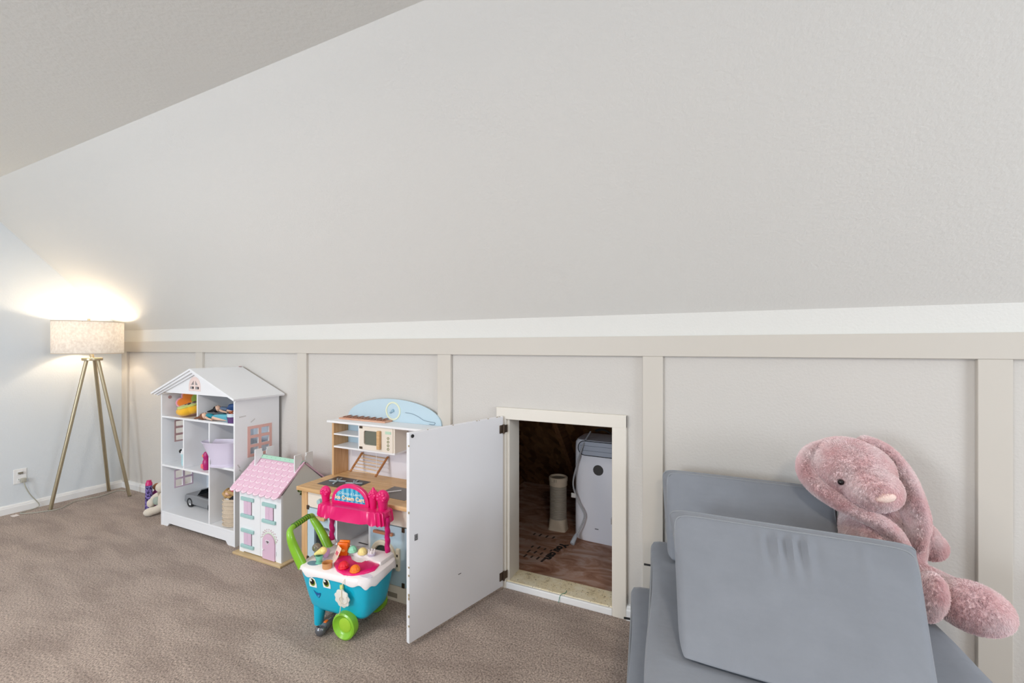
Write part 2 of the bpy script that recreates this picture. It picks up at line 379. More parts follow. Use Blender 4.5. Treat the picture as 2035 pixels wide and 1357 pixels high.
def ply_mat():
    m = bpy.data.materials.new('stained_plywood'); m.use_nodes = True; nt = m.node_tree; n = nt.nodes; L = nt.links
    b = n['Principled BSDF']; b.inputs['Roughness'].default_value = .6; b.inputs['Specular IOR Level'].default_value = .3
    tc = n.new('ShaderNodeTexCoord'); mp = n.new('ShaderNodeMapping'); mp.inputs['Scale'].default_value = (1.0, 2.2, 1)
    L.new(tc.outputs['Object'], mp.inputs[0])
    t = n.new('ShaderNodeTexNoise'); t.inputs['Scale'].default_value = 4.5; t.inputs['Detail'].default_value = 9; t.inputs['Roughness'].default_value = .65; t.inputs['Distortion'].default_value = 1.2
    L.new(mp.outputs[0], t.inputs['Vector'])
    cr = n.new('ShaderNodeValToRGB'); e = cr.color_ramp.elements
    e[0].position = .30; e[0].color = srgb(124, 80, 60); e[1].position = .70; e[1].color = srgb(196, 174, 166)
    k = e.new(.46); k.color = srgb(166, 124, 102); k = e.new(.55); k.color = srgb(184, 150, 134)
    L.new(t.outputs[0], cr.inputs[0]); L.new(cr.outputs[0], b.inputs['Base Color'])
    return m
M_ply = ply_mat()
struct(MB().box(2.6, 4.497, .135, 2.0, -.03, .018, bev=.002).build('floor_attic', M_ply))
struct(MB().box(4.503, 6.0, .135, 2.0, -.03, .018, bev=.002).build('floor_attic_board', M_ply))
struct(MB().box(2.6, 6.0, .10, 2.0, -.10, -.03).build('floor_attic_joists', M_raft))
RZ0 = 1.76
struct(MB().prism([(.0, RZ0), (1.80, RZ0-1.062*1.80), (1.80, RZ0-1.062*1.80+.03), (.0, RZ0+.03)], 2.6, 6.0, plane='YZ').build('roof_sheathing', M_osb))
for i, xc in enumerate((3.35, 3.96, 4.57, 5.18)):
    struct(MB().prism([(.1, RZ0-.106-.16), (1.50, RZ0-1.062*1.50-.16), (1.66, RZ0-1.062*1.66), (.1, RZ0-.106)], xc-.019, xc+.019, plane='YZ').build('rafter', M_raft))
struct(MB().box(2.55, 2.6, .1, 2.0, -.1, 1.8).build('wall_attic_left', M_osb)); struct(MB().box(6.0, 6.05, .1, 2.0, -.1, 1.8).build('wall_attic_right', M_osb))
# printed lettering on the plywood deck
fa = bpy.data.objects['floor_attic']
M_ink = mat('black_ink_print', (30, 24, 22), rough=.8)
def floor_text(body, size, x, y, rz, bold=.0):
    MB().add(text_mesh(body, size, .0002, 'LEFT', bold), Matrix.Translation((x, y, .0184)) @ Matrix.Rotation(R(rz), 4, 'Z')).build('printed_text', M_ink, fa)
# ================================================================ floor lamp by the gable wall
M_brass = mat('brushed_champagne_brass', (176, 164, 138), rough=.32, metal=.85)
M_bulb = mat('lit_bulb', (255, 236, 200), emit=(255, 214, 150), estr=14)
def shade_mat():
    m = bpy.data.materials.new('linen_lamp_shade'); m.use_nodes = True; nt = m.node_tree; n = nt.nodes; L = nt.links
    out = n['Material Output']; b = n['Principled BSDF']; b.inputs['Roughness'].default_value = .9; b.inputs['Specular IOR Level'].default_value = .1
    tc = n.new('ShaderNodeTexCoord'); t = n.new('ShaderNodeTexNoise'); t.inputs['Scale'].default_value = 60; t.inputs['Detail'].default_value = 4
    mp = n.new('ShaderNodeMapping'); mp.inputs['Scale'].default_value = (1, 1, .8); L.new(tc.outputs['Object'], mp.inputs[0]); L.new(mp.outputs[0], t.inputs['Vector'])
    cr = n.new('ShaderNodeValToRGB'); cr.color_ramp.elements[0].position = .35; cr.color_ramp.elements[1].position = .65
    cr.color_ramp.elements[0].color = srgb(226, 222, 218); cr.color_ramp.elements[1].color = srgb(242, 240, 237)
    L.new(t.outputs[0], cr.inputs[0]); L.new(cr.outputs[0], b.inputs['Base Color'])
    tr = n.new('ShaderNodeBsdfTranslucent'); mx = n.new('ShaderNodeMixShader'); mx.inputs[0].default_value = .30
    L.new(cr.outputs[0], tr.inputs[0]); L.new(b.outputs[0], mx.inputs[1]); L.new(tr.outputs[0], mx.inputs[2]); L.new(mx.outputs[0], out.inputs[0])
    return m
M_shade = shade_mat()
LX, LY = .238, -.315
lamp = thing('floor_lamp', 'lit tripod floor lamp with linen drum shade and brass legs', 'lamp', (LX, LY, 0))
HZ = 1.19
feet = [(.199-LX, -.555-LY), (.042-LX, -.128-LY), (.376-LX, -.120-LY)]
for fx, fy in feet:
    d = Vector((fx, fy, 0)).normalized()*.036
    lg = MB().cyl((fx, fy, .004), (d.x, d.y, HZ), .0125, .0125, seg=16)
    top = Vector((d.x, d.y, HZ)); bot = Vector((fx, fy, .004)); mid = bot.lerp(top, .66)
    ax = (top-bot).normalized(); lg.cyl(mid-ax*.0012, mid+ax*.0012, .0129, seg=16)
    l = lg.build('leg', M_brass, lamp, smooth=True)
    MB().cyl((fx, fy, 0), (fx, fy, .010), .0125, .0132, seg=14).build('foot_cap', mat('clear_foot_pad', (120, 112, 96), rough=.5), l, smooth=True)
MB().lathe([(0, -.012), (.062, -.012), (.066, -.008), (.066, .008), (.062, .012), (0, .012)], (0, 0, HZ+.01)).build('hub', M_brass, lamp, smooth=True)
SXO, SYO = -.010, -.018
MB().cyl((0, 0, HZ+.02), (SXO*.5, SYO*.5, 1.29), .0135, seg=16).build('stem', M_brass, lamp, smooth=True)
MB().cyl((SXO*.5, SYO*.5, 1.285), (SXO*.6, SYO*.6, 1.34), .02, seg=16).build('socket', M_brass, lamp, smooth=True)
MB().ball((SXO*.7, SYO*.7, 1.385), (.03, .03, .042)).build('bulb', M_bulb, lamp, smooth=True)
S0, S1, SR = 1.249, 1.512, .2195
sh = MB().lathe([(SR, S0), (SR, S1), (SR-.003, S1), (SR-.003, S0)], (SXO, SYO, 0), seg=64, close=True).build('shade', M_shade, lamp, smooth=True)
for zz in (S0, S1):
    MB().lathe([(SR+.0012, -.004), (SR+.0012, .004), (SR-.005, .004), (SR-.005, -.004)], (SXO, SYO, zz), seg=64, close=True).build('rim', mat('shade_hem', (214, 204, 190), rough=.8), sh, smooth=True)
sp = MB()
for k in range(3):
    a = R(90+120*k); sp.cyl((SXO, SYO, S1-.012), (SXO+SR*math.cos(a), SYO+SR*math.sin(a), S1-.006), .0022, seg=6)
sp.lathe([(.010, -.004), (.018, -.004), (.018, .004), (.010, .004)], (SXO, SYO, S1-.012), seg=16, close=True).tube([(SXO+.018, SYO, S1-.012), (SXO+.055, SYO, 1.44), (SXO+.04, SYO, 1.345), (SXO*.6+.018, SYO*.6, 1.335)], .002, seg=6).tube([(SXO-.018, SYO, S1-.012), (SXO-.055, SYO, 1.44), (SXO-.04, SYO, 1.345), (SXO*.6-.018, SYO*.6, 1.335)], .002, seg=6)
sp.build('harp', M_brass, lamp, smooth=True)
MB().lathe([(0, .030), (.010, .028), (.010, .008), (.006, .006), (.006, -.01)], (SXO, SYO, S1), seg=14).build('finial', M_brass, lamp, smooth=True)
M_cord = mat('clear_grey_cord', (178, 176, 164), rough=.4)
cp = [(.031, -.648, .232), (.036, -.640, .19), (.028, -.610, .115), (.030, -.565, .03), (.040, -.585, .006), (.075, -.680, .006), (.14, -.66, .006), (.215, -.57, .006), (.235, -.51, .006), (.175, -.44, .006), (.12, -.36, .006), (.16, -.24, .006), (.12, -.10, .006), (.19, -.07, .006)]
MB().tube([Vector(p)-Vector((LX, LY, 0)) for p in smooth_path(cp)], .0034, seg=8).build('power_cord', M_cord, lamp, smooth=True)
pl_ = MB().box(.009, .034, -.664, -.633, .228, .262, bev=.005)
pl_.xf(Matrix.Translation((-LX, -LY, 0))).build('plug', M_cord, lamp, smooth=True)
lt = bpy.data.lights.new('lamp_bulb', 'POINT'); lt.energy = 10; lt.color = (1.0, .80, .56); lt.shadow_soft_size = .035
lo = bpy.data.objects.new('lamp_bulb', lt); COL.objects.link(lo); lo.location = (LX+SXO*.7, LY+SYO*.7, 1.385); 
lo.location.z = 1.44

# wall outlet
ow = thing('wall_outlet', 'white double wall outlet on the gable wall with a plug in', 'outlet', (0, -.662, .278))
M_plate = mat('white_plastic', (238, 238, 238), rough=.35)
MB().box(0, .006, -.036, .036, -.058, .058, bev=.003).build('cover_plate', M_plate, ow)
for zz in (.026, -.026):
    f = MB().box(.005, .0085, -.0165, .0165, zz-.0145, zz+.0145, bev=.002).build('socket', M_plate, ow)
    MB().box(.008, .0088, -.008, -.0055, zz-.003, zz+.006).box(.008, .0088, .0055, .008, zz-.003, zz+.006).cyl((.008, 0, zz-.009), (.0088, 0, zz-.009), .0028, seg=10).build('slot', M_dark, f)
MB().box(.0088, .022, -.013, .014, .019, .034, bev=.003).build('adapter', mat('grey_plug', (132, 126, 112), rough=.5), ow, smooth=True)
tag(MB().box(.075, .130, -.735, -.70, .001, .003).build('paper_tag', mat('white_paper', (236, 226, 222), rough=.8)), 'small white paper tag lying on the carpet by the lamp cord', 'tag')
# ================================================================ white dollhouse bookcase
BX0, BX1, BF, BB = 1.312, 2.166, -.335, -.022
T = .014
bk = thing('dollhouse_bookcase', 'white dollhouse bookcase with gabled roof and open toy shelves', 'bookcase', (1.739, -.18, 0))
_o = Vector((1.739, -.18, 0))
def bkp(mb, name, m, parent=None, **k):
    mb.xf(Matrix.Translation(-_o)); return mb.build(name, m, parent or bk, **k)
M_wht = mat('white_lacquered_board', (238, 239, 242), rough=.38, var=.012, vscale=8)
M_pinkf = mat('dusty_pink_print', (226, 180, 172), rough=.5)
M_mauve = mat('mauve_print', (186, 150, 150), rough=.5); M_lil = mat('lilac_print', (206, 180, 200), rough=.5)
EZ = .958
def rect(u0, u1, v0, v1): return [(u0, v0), (u1, v0), (u1, v1), (u0, v1)]
# side boards with cut-out windows (front to back runs along y)
def feet_side(): return [(BF, 0), (BF+.03, 0), (BF+.04, .018), (BB-.04, .018), (BB-.03, 0), (BB, 0), (BB, EZ), (BF, EZ)]
WR = (-.252, -.078, .563, .770)
def panes(y0, y1, z0, z1, nc, nr, bar=.020):
    out = []; w_ = (y1-y0-bar*(nc+1))/nc; h_ = (z1-z0-bar*(nr+1))/nr
    for i in range(nc):
        for j in range(nr):
            a = y0+bar+i*(w_+bar); c = z0+bar+j*(h_+bar); out.append(rect(a, a+w_, c, c+h_))
    return out
bkp(MB().prism(feet_side(), BX1-T, BX1, holes=panes(*WR, 2, 3), plane='YZ'), 'side_panel', M_wht)
fr = MB().prism(rect(*WR), BX1, BX1+.0012, holes=panes(*WR, 2, 3), plane='YZ'); bkp(fr, 'window_frame', M_pinkf, label='dusty pink printed window frame on the outer side')
wl1, wl2 = (-.262, -.09, .585, .760), (-.262, -.123, .238, .385)
bkp(MB().prism(feet_side(), BX0, BX0+T, holes=panes(*wl1, 2, 3, .016)+panes(*wl2, 2, 2, .014), plane='YZ'), 'side_panel', M_wht)
for wl, mm, nr in ((wl1, M_mauve, 3), (wl2, M_lil, 2)):
    bar = .016 if nr == 3 else .014
    bkp(MB().prism(rect(wl[0]+bar*.4, wl[1]-bar*.4, wl[2]+bar*.4, wl[3]-bar*.4), BX0+T, BX0+T+.001, holes=panes(*wl, 2, nr, bar), plane='YZ'), 'window_frame', mm)
M_backb = mat('pale_blue_white_back_board', (226, 232, 240), rough=.5)
bkp(MB().box(BX0+T, BX1-T, BB-.008, BB, .02, EZ+.02), 'back_panel', M_backb)
ix0, ix1 = BX0+T, BX1-T
def shelf(x0, x1, zt, th=.014, name='shelf', yb=BB-.008): bkp(MB().box(x0, x1, BF, yb, zt-th, zt, bev=.0015, seg=1), name, M_wht)
Z1, Z2, Z2R, Z0 = .800, .445, .505, .103
shelf(ix0, ix1, Z1); XD = 1.884
shelf(ix0, XD, Z2); shelf(XD+.012, ix1, Z2R); shelf(ix0, ix1, Z0, name='bottom_shelf')
def div(x, z0, z1): bkp(MB().box(x, x+.012, BF, BB-.008, z0, z1, bev=.0012, seg=1), 'divider', M_wht)
div(XD, Z0, Z1-.014); div(1.587, Z2, Z1-.014); div(1.750, Z1, .985)
# plinth with shaped feet
pz = [(ix0, 0), (ix0+.06, 0), (ix0+.072, .006), (ix0+.082, .020), (ix0+.09, .024), (ix1-.09, .024), (ix1-.082, .020), (ix1-.072, .006), (ix1-.06, 0), (ix1, 0), (ix1, Z0-.014), (ix0, Z0-.014)]
bkp(MB().prism(pz, BF+.003, BF+.017), 'plinth', M_wht)
# gable board with the arched attic window
XM, RZ = 1.745, 1.142
EX0, EX1 = 1.270, 2.220
sl_ = (RZ-EZ)/(XM-EX0)
gz = lambda x: RZ-.012-abs(x-XM)*sl_
gw = [(1.665, .997)]+[(1.797, .997), (1.797, 1.03)]+arc(1.731, 1.03, .066, 0, 180, 12)[1:-1]+[(1.665, 1.03)]
hx = 1.731
gholes = [rect(1.680, 1.722, 1.010, 1.028), rect(1.740, 1.782, 1.010, 1.028), [(1.692, 1.040), (1.722, 1.040), (1.722, 1.070)], [(1.740, 1.040), (1.770, 1.040), (1.740, 1.070)]]
GB = .973
bkp(MB().prism([(1.345, GB), (2.04, GB), (2.150, gz(2.150)-.002), (2.19, gz(2.19)), (XM, RZ-.012), (1.30, gz(1.30)), (1.32, GB-.01)], BF-.001, BF+.012, holes=gholes), 'gable', M_wht)
bkp(MB().prism(gw, BF-.0035, BF-.001, holes=gholes), 'gable_window', mat('blush_print', (236, 214, 208), rough=.5), label='blush pink arched gable window')
bkp(MB().prism([(1.64, .99), (1.82, .99), (1.82, 1.10), (1.64, 1.10)], BF+.03, BF+.032), 'gable_backing', mat('gable_dark_mauve', (120, 96, 96), rough=.7))
# roof boards with stepped edge moulding
def roof(sgn):
    ex = EX1 if sgn > 0 else EX0
    n = Vector((sgn*sl_, 0, 1)).normalized(); th = .012
    q = [(XM, RZ), (ex, EZ), (ex+n.x*th, EZ+n.z*th), (XM, RZ+th/n.z)]
    return bkp(MB().prism(q, -.378, BB+.002), 'roof_panel', M_wht)
rl = roof(-1); roof(1)
def mould(sgn, y0, y1, drop, ext):
    ex = (EX1-.012 if sgn > 0 else EX0+.012); n = Vector((sgn*sl_, 0, 1)).normalized()
    q = [(XM, RZ), (XM, RZ-drop*1.05), (ex-n.x*drop, EZ+.004-n.z*drop*.2-drop*.35), (ex, EZ+.004)]
    bkp(MB().prism(q, y0, y1), 'roof_moulding', M_wht)
for s in (-1, 1): mould(s, -.366, -.350, .016, 0); mould(s, -.350, BF-.001, .030, 0)
bkp(MB().cyl((BX0+T, -.285, .930), (BX0+T+.0012, -.285, .930), .012, seg=16), 'screw_cover', M_mauve)
bkp(MB().box(XM-.004, XM+.012, -.045, -.025, RZ+.0105, RZ+.0145), 'ridge_scuff', M_mauve)
# scuffs on the outer side
M_scuff = mat('grey_scuff', (206, 204, 204), rough=.7)
for (y, z, l, a) in ((-.285, .842, .045, -5), (-.215, .806, .035, -35), (-.31, .52, .03, 60), (-.30, .49, .02, 50)):
    bkp(MB().box(-l/2, l/2, -.0003, .0003, -.004, .004, mtx=Matrix.Translation((BX1+.0003, y, z)) @ Matrix.Rotation(R(90), 4, 'Z') @ Matrix.Rotation(R(a), 4, 'Y')), 'scuff_mark', M_scuff)
# ---------------------------------------------------------------- toys on its shelves
M_orange = mat('orange_plush', (230, 128, 40), rough=.95, sheen=.4, bump=.5, bscale=300)
M_yel = mat('golden_yellow_plush', (244, 186, 40), rough=.95, sheen=.4, bump=.5, bscale=300)
M_lime = mat('lime_plush', (206, 214, 110), rough=.95, sheen=.4, bump=.5, bscale=300)
M_green = mat('leaf_green_plush', (150, 170, 70), rough=.95, sheen=.4, bump=.5, bscale=300)
M_ppip = mat('pink_piping', (236, 170, 190), rough=.8); M_blk = mat('black_fabric', (28, 26, 30), rough=.9)
def flower(nlobe, r, d, amp):
    def fn(u, v):
        a = 2*math.pi*u; ph = math.pi*v
        rr = r*(1+amp*abs(math.cos(nlobe*a/2))-amp)*math.sin(ph)**.6
        return Vector((rr*math.cos(a), rr*math.sin(a), -d*math.cos(ph)*1.0))
    return MB().grid(fn, 60, 13, wrap=True)
# upright orange flower cushion leaning in the attic corner, smaller yellow one lying before it
fl = thing('flower_cushion', 'orange flower-shaped plush cushion propped in the attic corner of bookcase', 'cushion', (1.418, -.185, Z1+.086))
mt = Matrix.Rotation(R(48), 4, 'Z') @ Matrix.Rotation(R(78), 4, 'X')
flower(6, .092, .026, .24).xf(mt).build('petals', M_orange, fl, smooth=True)
MB().tube([mt @ Vector((.095*(1-.24+.24*abs(math.cos(3*a)))*math.cos(a), .095*(1-.24+.24*abs(math.cos(3*a)))*math.sin(a), 0)) for a in [2*math.pi*k/72 for k in range(72)]], .006, seg=6, closed=True).build('piping', M_ppip, fl, smooth=True)
MB().ball((0, 0, 0), (.042, .042, .02)).xf(mt @ Matrix.Translation((.040, .022, .022))).build('centre', M_green, fl, smooth=True)
fy = thing('flower_cushion', 'yellow-edged lime flower cushion lying on the top shelf of bookcase', 'cushion', (1.545, -.262, Z1))
mt = Matrix.Translation((0, 0, .051)) @ Matrix.Rotation(R(14), 4, 'X') @ Matrix.Rotation(R(-6), 4, 'Y')
flower(5, .092, .036, .16).xf(mt).build('petals', M_yel, fy, smooth=True)
flower(5, .080, .012, .2).xf(mt @ Matrix.Translation((0, 0, .030))).build('face', M_lime, fy, smooth=True)
st = MB()
for k in range(6):
    a = k*1.05; st.tube([mt @ Vector((.018+.012*math.cos(a)+t_*.030*math.cos(a), .01+.012*math.sin(a)+t_*.03*math.sin(a), .043)) for t_ in (0, .5, 1)], .0035, seg=6)
st.build('stitching', mat('plum_thread', (110, 84, 84), rough=.9), fy)
# two dolls lying down
M_skin = mat('doll_vinyl_skin', (228, 188, 164), rough=.45); M_teal = mat('teal_satin', (24, 134, 152), rough=.45)
M_navy = mat('navy_satin', (36, 74, 128), rough=.4); M_slate = mat('slate_satin', (96, 114, 140), rough=.4); M_sky = mat('sky_satin', (92, 176, 196), rough=.45); M_hairb = mat('black_doll_hair', (20, 20, 24), rough=.6); M_hairbr = mat('brown_doll_hair', (120, 72, 46), rough=.6)
def doll(label, loc, rz, dress, hair, dress2, L=.27, head_z=.03, puff=1.0, skin=M_skin):
    """fashion doll on her back, head at local -x"""
    d = thing('fashion_doll', label, 'doll', loc, rz)
    d['group'] = 'fashion dolls on the bookcase'
    b = MB(); h = .026
    b.ball((0, 0, head_z), (.024, .021, .023)).cyl((.018, 0, .022), (.034, 0, .021), .008, seg=10)
    b.tube([(.03, 0, .022), (.045, 0, .023), (.07, 0, .022), (.085, 0, .021), (.11, 0, .022)], [.012, .022, .020, .015, .022], seg=12, flat=.75)
    for s in (-1, 1):
        b.tube([(.045, s*.022, .022), (.075, s*.034, .018), (.115, s*.040, .014), (.125, s*.041, .012)], [.0085, .007, .0055, .006], seg=8)
        b.tube([(.10, s*.011, .02), (.17, s*.014, .016), (.235, s*.013, .013), (L, s*.013, .014)], [.014, .011, .008, .006], seg=8)
    b.build('body', skin, d, smooth=True)
    k = MB(); k.tube([(.042, 0, .023), (.07, 0, .022), (.09, 0, .021), (.13, 0, .026*puff), (.18, 0, .026*puff), (L-.02, 0, .022*puff)], [.024, .0225, .018, .034*puff, .042*puff, .05*puff], seg=16, flat=.52)
    k.build('dress', dress, d, smooth=True)
    MB().tube([(.04, 0, .026), (.07, 0, .025), (.088, 0, .022)], [.0245, .0235, .019], seg=14, flat=.8).build('bodice', dress2, d, smooth=True)
    hr = MB(); hr.ball((-.008, 0, head_z-.004), (.024, .025, .024))
    for q in range(5): hr.tube([(-.012, (q-2)*.008, head_z-.004), (-.035, (q-2)*.012, .014), (-.058-.006*(q % 2), (q-2)*.014, .010)], [.009, .008, .004], seg=6)
    hr.build('hair', hair, d, smooth=True)
    f = MB()
    for s in (-1, 1): f.ball((-.003, s*.008, head_z+.0215), (.0035, .003, .0015), 8, 6)
    f.build('eyes', M_hairb, d)
    return d
doll('doll in teal and sky-blue gown lying along the top shelf edge', (1.800, -.312, Z1), 6, M_sky, M_hairbr, M_teal, head_z=.026, puff=.85)
doll('black-haired doll in navy gown lying at the back of top shelf', (1.812, -.232, Z1+.037), 12, M_navy, M_hairb, M_slate, puff=1.3)
tw = thing('folded_cloth', 'teal folded doll cloth under the black-haired doll on the shelf', 'cloth', (1.935, -.20, Z1), 10)
MB().box(-.10, .12, -.055, .08, .0, .028, bev=.011, seg=3).build('cloth_fold', M_teal, tw, smooth=True)
MB().box(-.09, .11, -.045, .075, .028, .035, bev=.003, seg=2).build('cloth_fold', mat('deep_teal_satin', (20, 112, 130), rough=.5), tw, smooth=True)
# purple crown basket
pb = thing('doll_basket', 'small purple toy basket with white band at shelf end', 'basket', (2.092, -.300, Z1))
MB().lathe([(0, 0), (.030, 0), (.034, .04), (.031, .04), (.028, .004), (0, .004)], seg=20).build('basket_body', mat('purple_toy_plastic', (92, 60, 120), rough=.5, bump=.6, bscale=120), pb, smooth=True)
MB().lathe([(.0345, .04), (.0355, .062), (.032, .062), (.031, .04)], seg=20, close=True).build('band', mat('icy_white_plastic', (206, 220, 232), rough=.3), pb, smooth=True)
MB().tube([(.02*math.cos(a)-.0, .02*math.sin(a), .066+.008*math.sin(3*a)) for a in [k*.5 for k in range(13)]], .006, seg=6, closed=True).build('scarf', mat('rust_fabric', (176, 92, 60), rough=.8), pb, smooth=True)
# pale toy jug behind the left divider
jg = thing('toy_figure', 'pale aqua toy figure with dark top behind the shelf divider', 'toy', (1.505, -.275, Z2))
MB().lathe([(0, 0), (.022, 0), (.026, .02), (.024, .06), (.030, .085), (.026, .1), (0, .1)], seg=18).build('body', mat('pale_aqua_plastic', (176, 214, 222), rough=.4, var=.1, vscale=40), jg, smooth=True)
MB().lathe([(.031, .084), (.033, .104), (.018, .122), (0, .124)], seg=18).build('hood', mat('white_fleece', (226, 228, 232), rough=.9), jg, smooth=True)
MB().ball((-.008, -.024, .103), (.016, .012, .015)).build('face', M_blk, jg, smooth=True)
# magenta swaddled doll
md = thing('swaddled_doll', 'little magenta swaddled toy doll standing by the tub', 'doll', (1.775, -.285, Z2))
MB().lathe([(0, 0), (.020, .002), (.027, .03), (.024, .06), (.018, .075), (.022, .09), (.022, .11), (.012, .125), (0, .128)], seg=20).build('swaddle', mat('magenta_shiny', (178, 30, 112), rough=.3), md, smooth=True)
MB().ball((-.007, -.014, .100), (.013, .010, .013)).build('face', mat('peach_plastic', (238, 140, 96), rough=.4), md, smooth=True)
MB().box(-.020, .006, -.030, -.014, .012, .045, bev=.006).build('bib', mat('coral_plastic', (244, 112, 122), rough=.4), md, smooth=True)
# lavender doll bathtub
tb = thing('doll_bathtub', 'lavender plastic doll bathtub standing on the right shelf', 'bathtub', (2.015, -.292, Z2R), 33)
def tubfn(u, v):
    prof = [(.80, 0), (.80, .012), (.74, .016), (.78, .04), (.90, .10), (1.02, .155), (1.06, .160), (1.03, .162), (.97, .152), (.86, .10), (.72, .04), (.5, .03)]
    k, z_ = prof[int(round(v*(len(prof)-1)))]
    a = 2*math.pi*u; c, s = math.cos(a), math.sin(a)
    ex = (.098 if c > 0 else .125) ; ey = .072
    back = (.9+z_*1.6 if c < 0 and z_ > .02 else 1.0)
    lift = (.008*max(0, -c) if z_ > .14 else 0)
    return Vector((ex*k*back*math.copysign(abs(c)**.8, c), ey*k*math.copysign(abs(s)**.8, s), z_+lift))
MB().grid(tubfn, 40, 12, wrap=True).prism([(.09*.5*math.cos(a), .072*.5*math.sin(a)) for a in [2*math.pi*k/24 for k in range(24)]], .025, .0305, plane='XY').build('tub_shell', mat('lavender_plastic', (214, 206, 226), rough=.35), tb, smooth=True)
# silver toy convertible
car = thing('toy_car', 'silver toy convertible with white wheels on bottom shelf', 'toy car', (1.565, -.135, Z0), -1)
M_silver = mat('silver_car_paint', (150, 152, 156), rough=.3, metal=.5)
prof = [(-.21, .03), (-.205, .075), (-.19, .088), (-.06, .095), (.06, .092), (.20, .090), (.215, .07), (.21, .03), (.16, .022), (-.16, .022)]
MB().prism(prof, -.075, .075, bev=.008).build('car_body', M_silver, car, smooth=True)
MB().box(-.045, .10, -.062, .062, .080, .0965, bev=.004).build('cabin', M_blk, car)
ws = MB()
ws.tube([(-.062, -.066, .092), (-.015, -.060, .142), (-.010, .060, .142), (-.062, .066, .092)], .004, seg=8).build('windshield_frame', M_silver, car, smooth=True)
MB().prism([(-.062, .093), (-.058, .093), (-.012, .140), (-.016, .140)], -.060, .060).build('windshield', mat('tinted_glass', (60, 66, 72), rough=.1, trans=.6), car)
MB().prism([(.045, .09), (.085, .09), (.075, .125), (.055, .128)], -.05, .05, bev=.006).build('seat', M_blk, car, smooth=True)
for x_ in (-.135, .13):
    for s in (-1, 1):
        wm = Matrix.Translation((x_, s*.072, .034)) @ Matrix.Rotation(R(90*s), 4, 'X')
        wh_ = MB().lathe([(.022, -.004), (.034, -.004), (.034, .012), (.028, .016), (.022, .012)], seg=24, mtx=wm, close=True).build('wheel', M_dark, car, smooth=True)
        hb = MB().lathe([(0, .006), (.008, .007), (.0225, .010), (.0225, 0), (0, 0)], seg=20, mtx=wm)
        hb.build('hubcap', M_plate, wh_, smooth=True)
MB().box(-.217, -.207, -.06, .06, .030, .044, bev=.003).build('bumper', M_steel, car)
# woven basket full of doll things
bs = thing('woven_basket', 'beige woven rope basket holding doll odds and ends', 'basket', (2.045, -.245, Z0))
def rope_mat():
    m = mat('seagrass_weave', (206, 190, 170), rough=.9, bump=.8, bscale=160, var=.12, vscale=90); return m
pf = []
for k in range(19): pf += [(.074+.006*math.sin(k/18*math.pi)+.0035*(k % 2), .004+k*.0099)]
MB().lathe([(0, 0), (.07, 0)]+pf+[(.068, .184), (.066, .05), (0, .05)], seg=36).build('basket_body', rope_mat(), bs, smooth=True)
for k in range(7):
    MB().tube([(.081*math.cos(a), .081*math.sin(a), .012+k*.027) for a in [2*math.pi*i/40 for i in range(40)]], .0042, seg=6, closed=True).build('rope_coil', rope_mat(), bs, smooth=True)
od = thing('doll_heap', 'tan-haired dolls and scraps poking out of the woven basket', 'doll', (2.045, -.245, Z0+.115))
for k in range(5):
    a = k*1.25; MB().tube(smooth_path([(.03*math.cos(a), .03*math.sin(a), 0), (.04*math.cos(a+.4), .04*math.sin(a+.4), .06), (.055*math.cos(a+.7)-.01, .05*math.sin(a+.7)-.01, .085+.012*(k % 3)), (.02*math.cos(a)-.03, -.06, .075+.01*k)]), [.012]*8*3+[.006], seg=8).build('doll_hair', mat('honey_hair', (186, 150, 98), rough=.6, bump=.5, bscale=200), od, smooth=True)
MB().ball((-.012, -.045, .105), (.022, .024, .020)).build('doll_head', M_skin, od, smooth=True)
MB().tube([(.0, -.03, .115), (.03, -.03, .130), (.05, -.025, .145)], [.016, .014, .010], seg=10).build('headband', mat('hot_pink_cloth', (206, 64, 110), rough=.8), od, smooth=True)
MB().ball((.03, -.03, .06), (.032, .03, .03)).build('dark_scrap', M_blk, od, smooth=True)
MB().box(-.012, .02, -.07, -.06, .045, .075, bev=.004).build('silver_scrap', mat('pale_scrap', (196, 196, 200), rough=.5), od, smooth=True)
# toys on the floor left of the bookcase
pt = thing('sequin_doll_bottle', 'slim purple glitter bottle with hot pink cap left of bookcase', 'bottle', (.868, -.205, 0), 0)
def glit():
    m = bpy.data.materials.new('purple_glitter'); m.use_nodes = True; nt = m.node_tree; n = nt.nodes; L = nt.links
    b = n['Principled BSDF']; b.inputs['Roughness'].default_value = .3; v = n.new('ShaderNodeTexVoronoi'); v.inputs['Scale'].default_value = 130
    tc = n.new('ShaderNodeTexCoord'); L.new(tc.outputs['Object'], v.inputs['Vector']); cr = n.new('ShaderNodeValToRGB')
    e = cr.color_ramp.elements; e[0].position = .25; e[0].color = srgb(36, 24, 76); e[1].position = .8; e[1].color = srgb(150, 132, 206)
    sp_ = n.new('ShaderNodeSeparateColor'); L.new(v.outputs['Color'], sp_.inputs[0]); L.new(sp_.outputs[0], cr.inputs[0]); L.new(cr.outputs[0], b.inputs['Base Color']); return m
MB().lathe([(0, 0), (.024, 0), (.026, .005), (.024, .10), (.022, .19), (0, .19)], seg=18).build('bottle_body', glit(), pt, smooth=True)
MB().lathe([(.023, .19), (.021, .21), (.016, .218), (.016, .228), (0, .230)], seg=18).build('cap', mat('hot_pink_plastic', (214, 40, 120), rough=.35), pt, smooth=True)
pc = thing('plush_animal', 'cream plush animal with long legs slumped against the bookcase', 'plush toy', (1.060, -.215, 0), 0)
M_cream = mat('cream_plush', (218, 208, 194), rough=.95, sheen=.5, bump=.5, bscale=260)
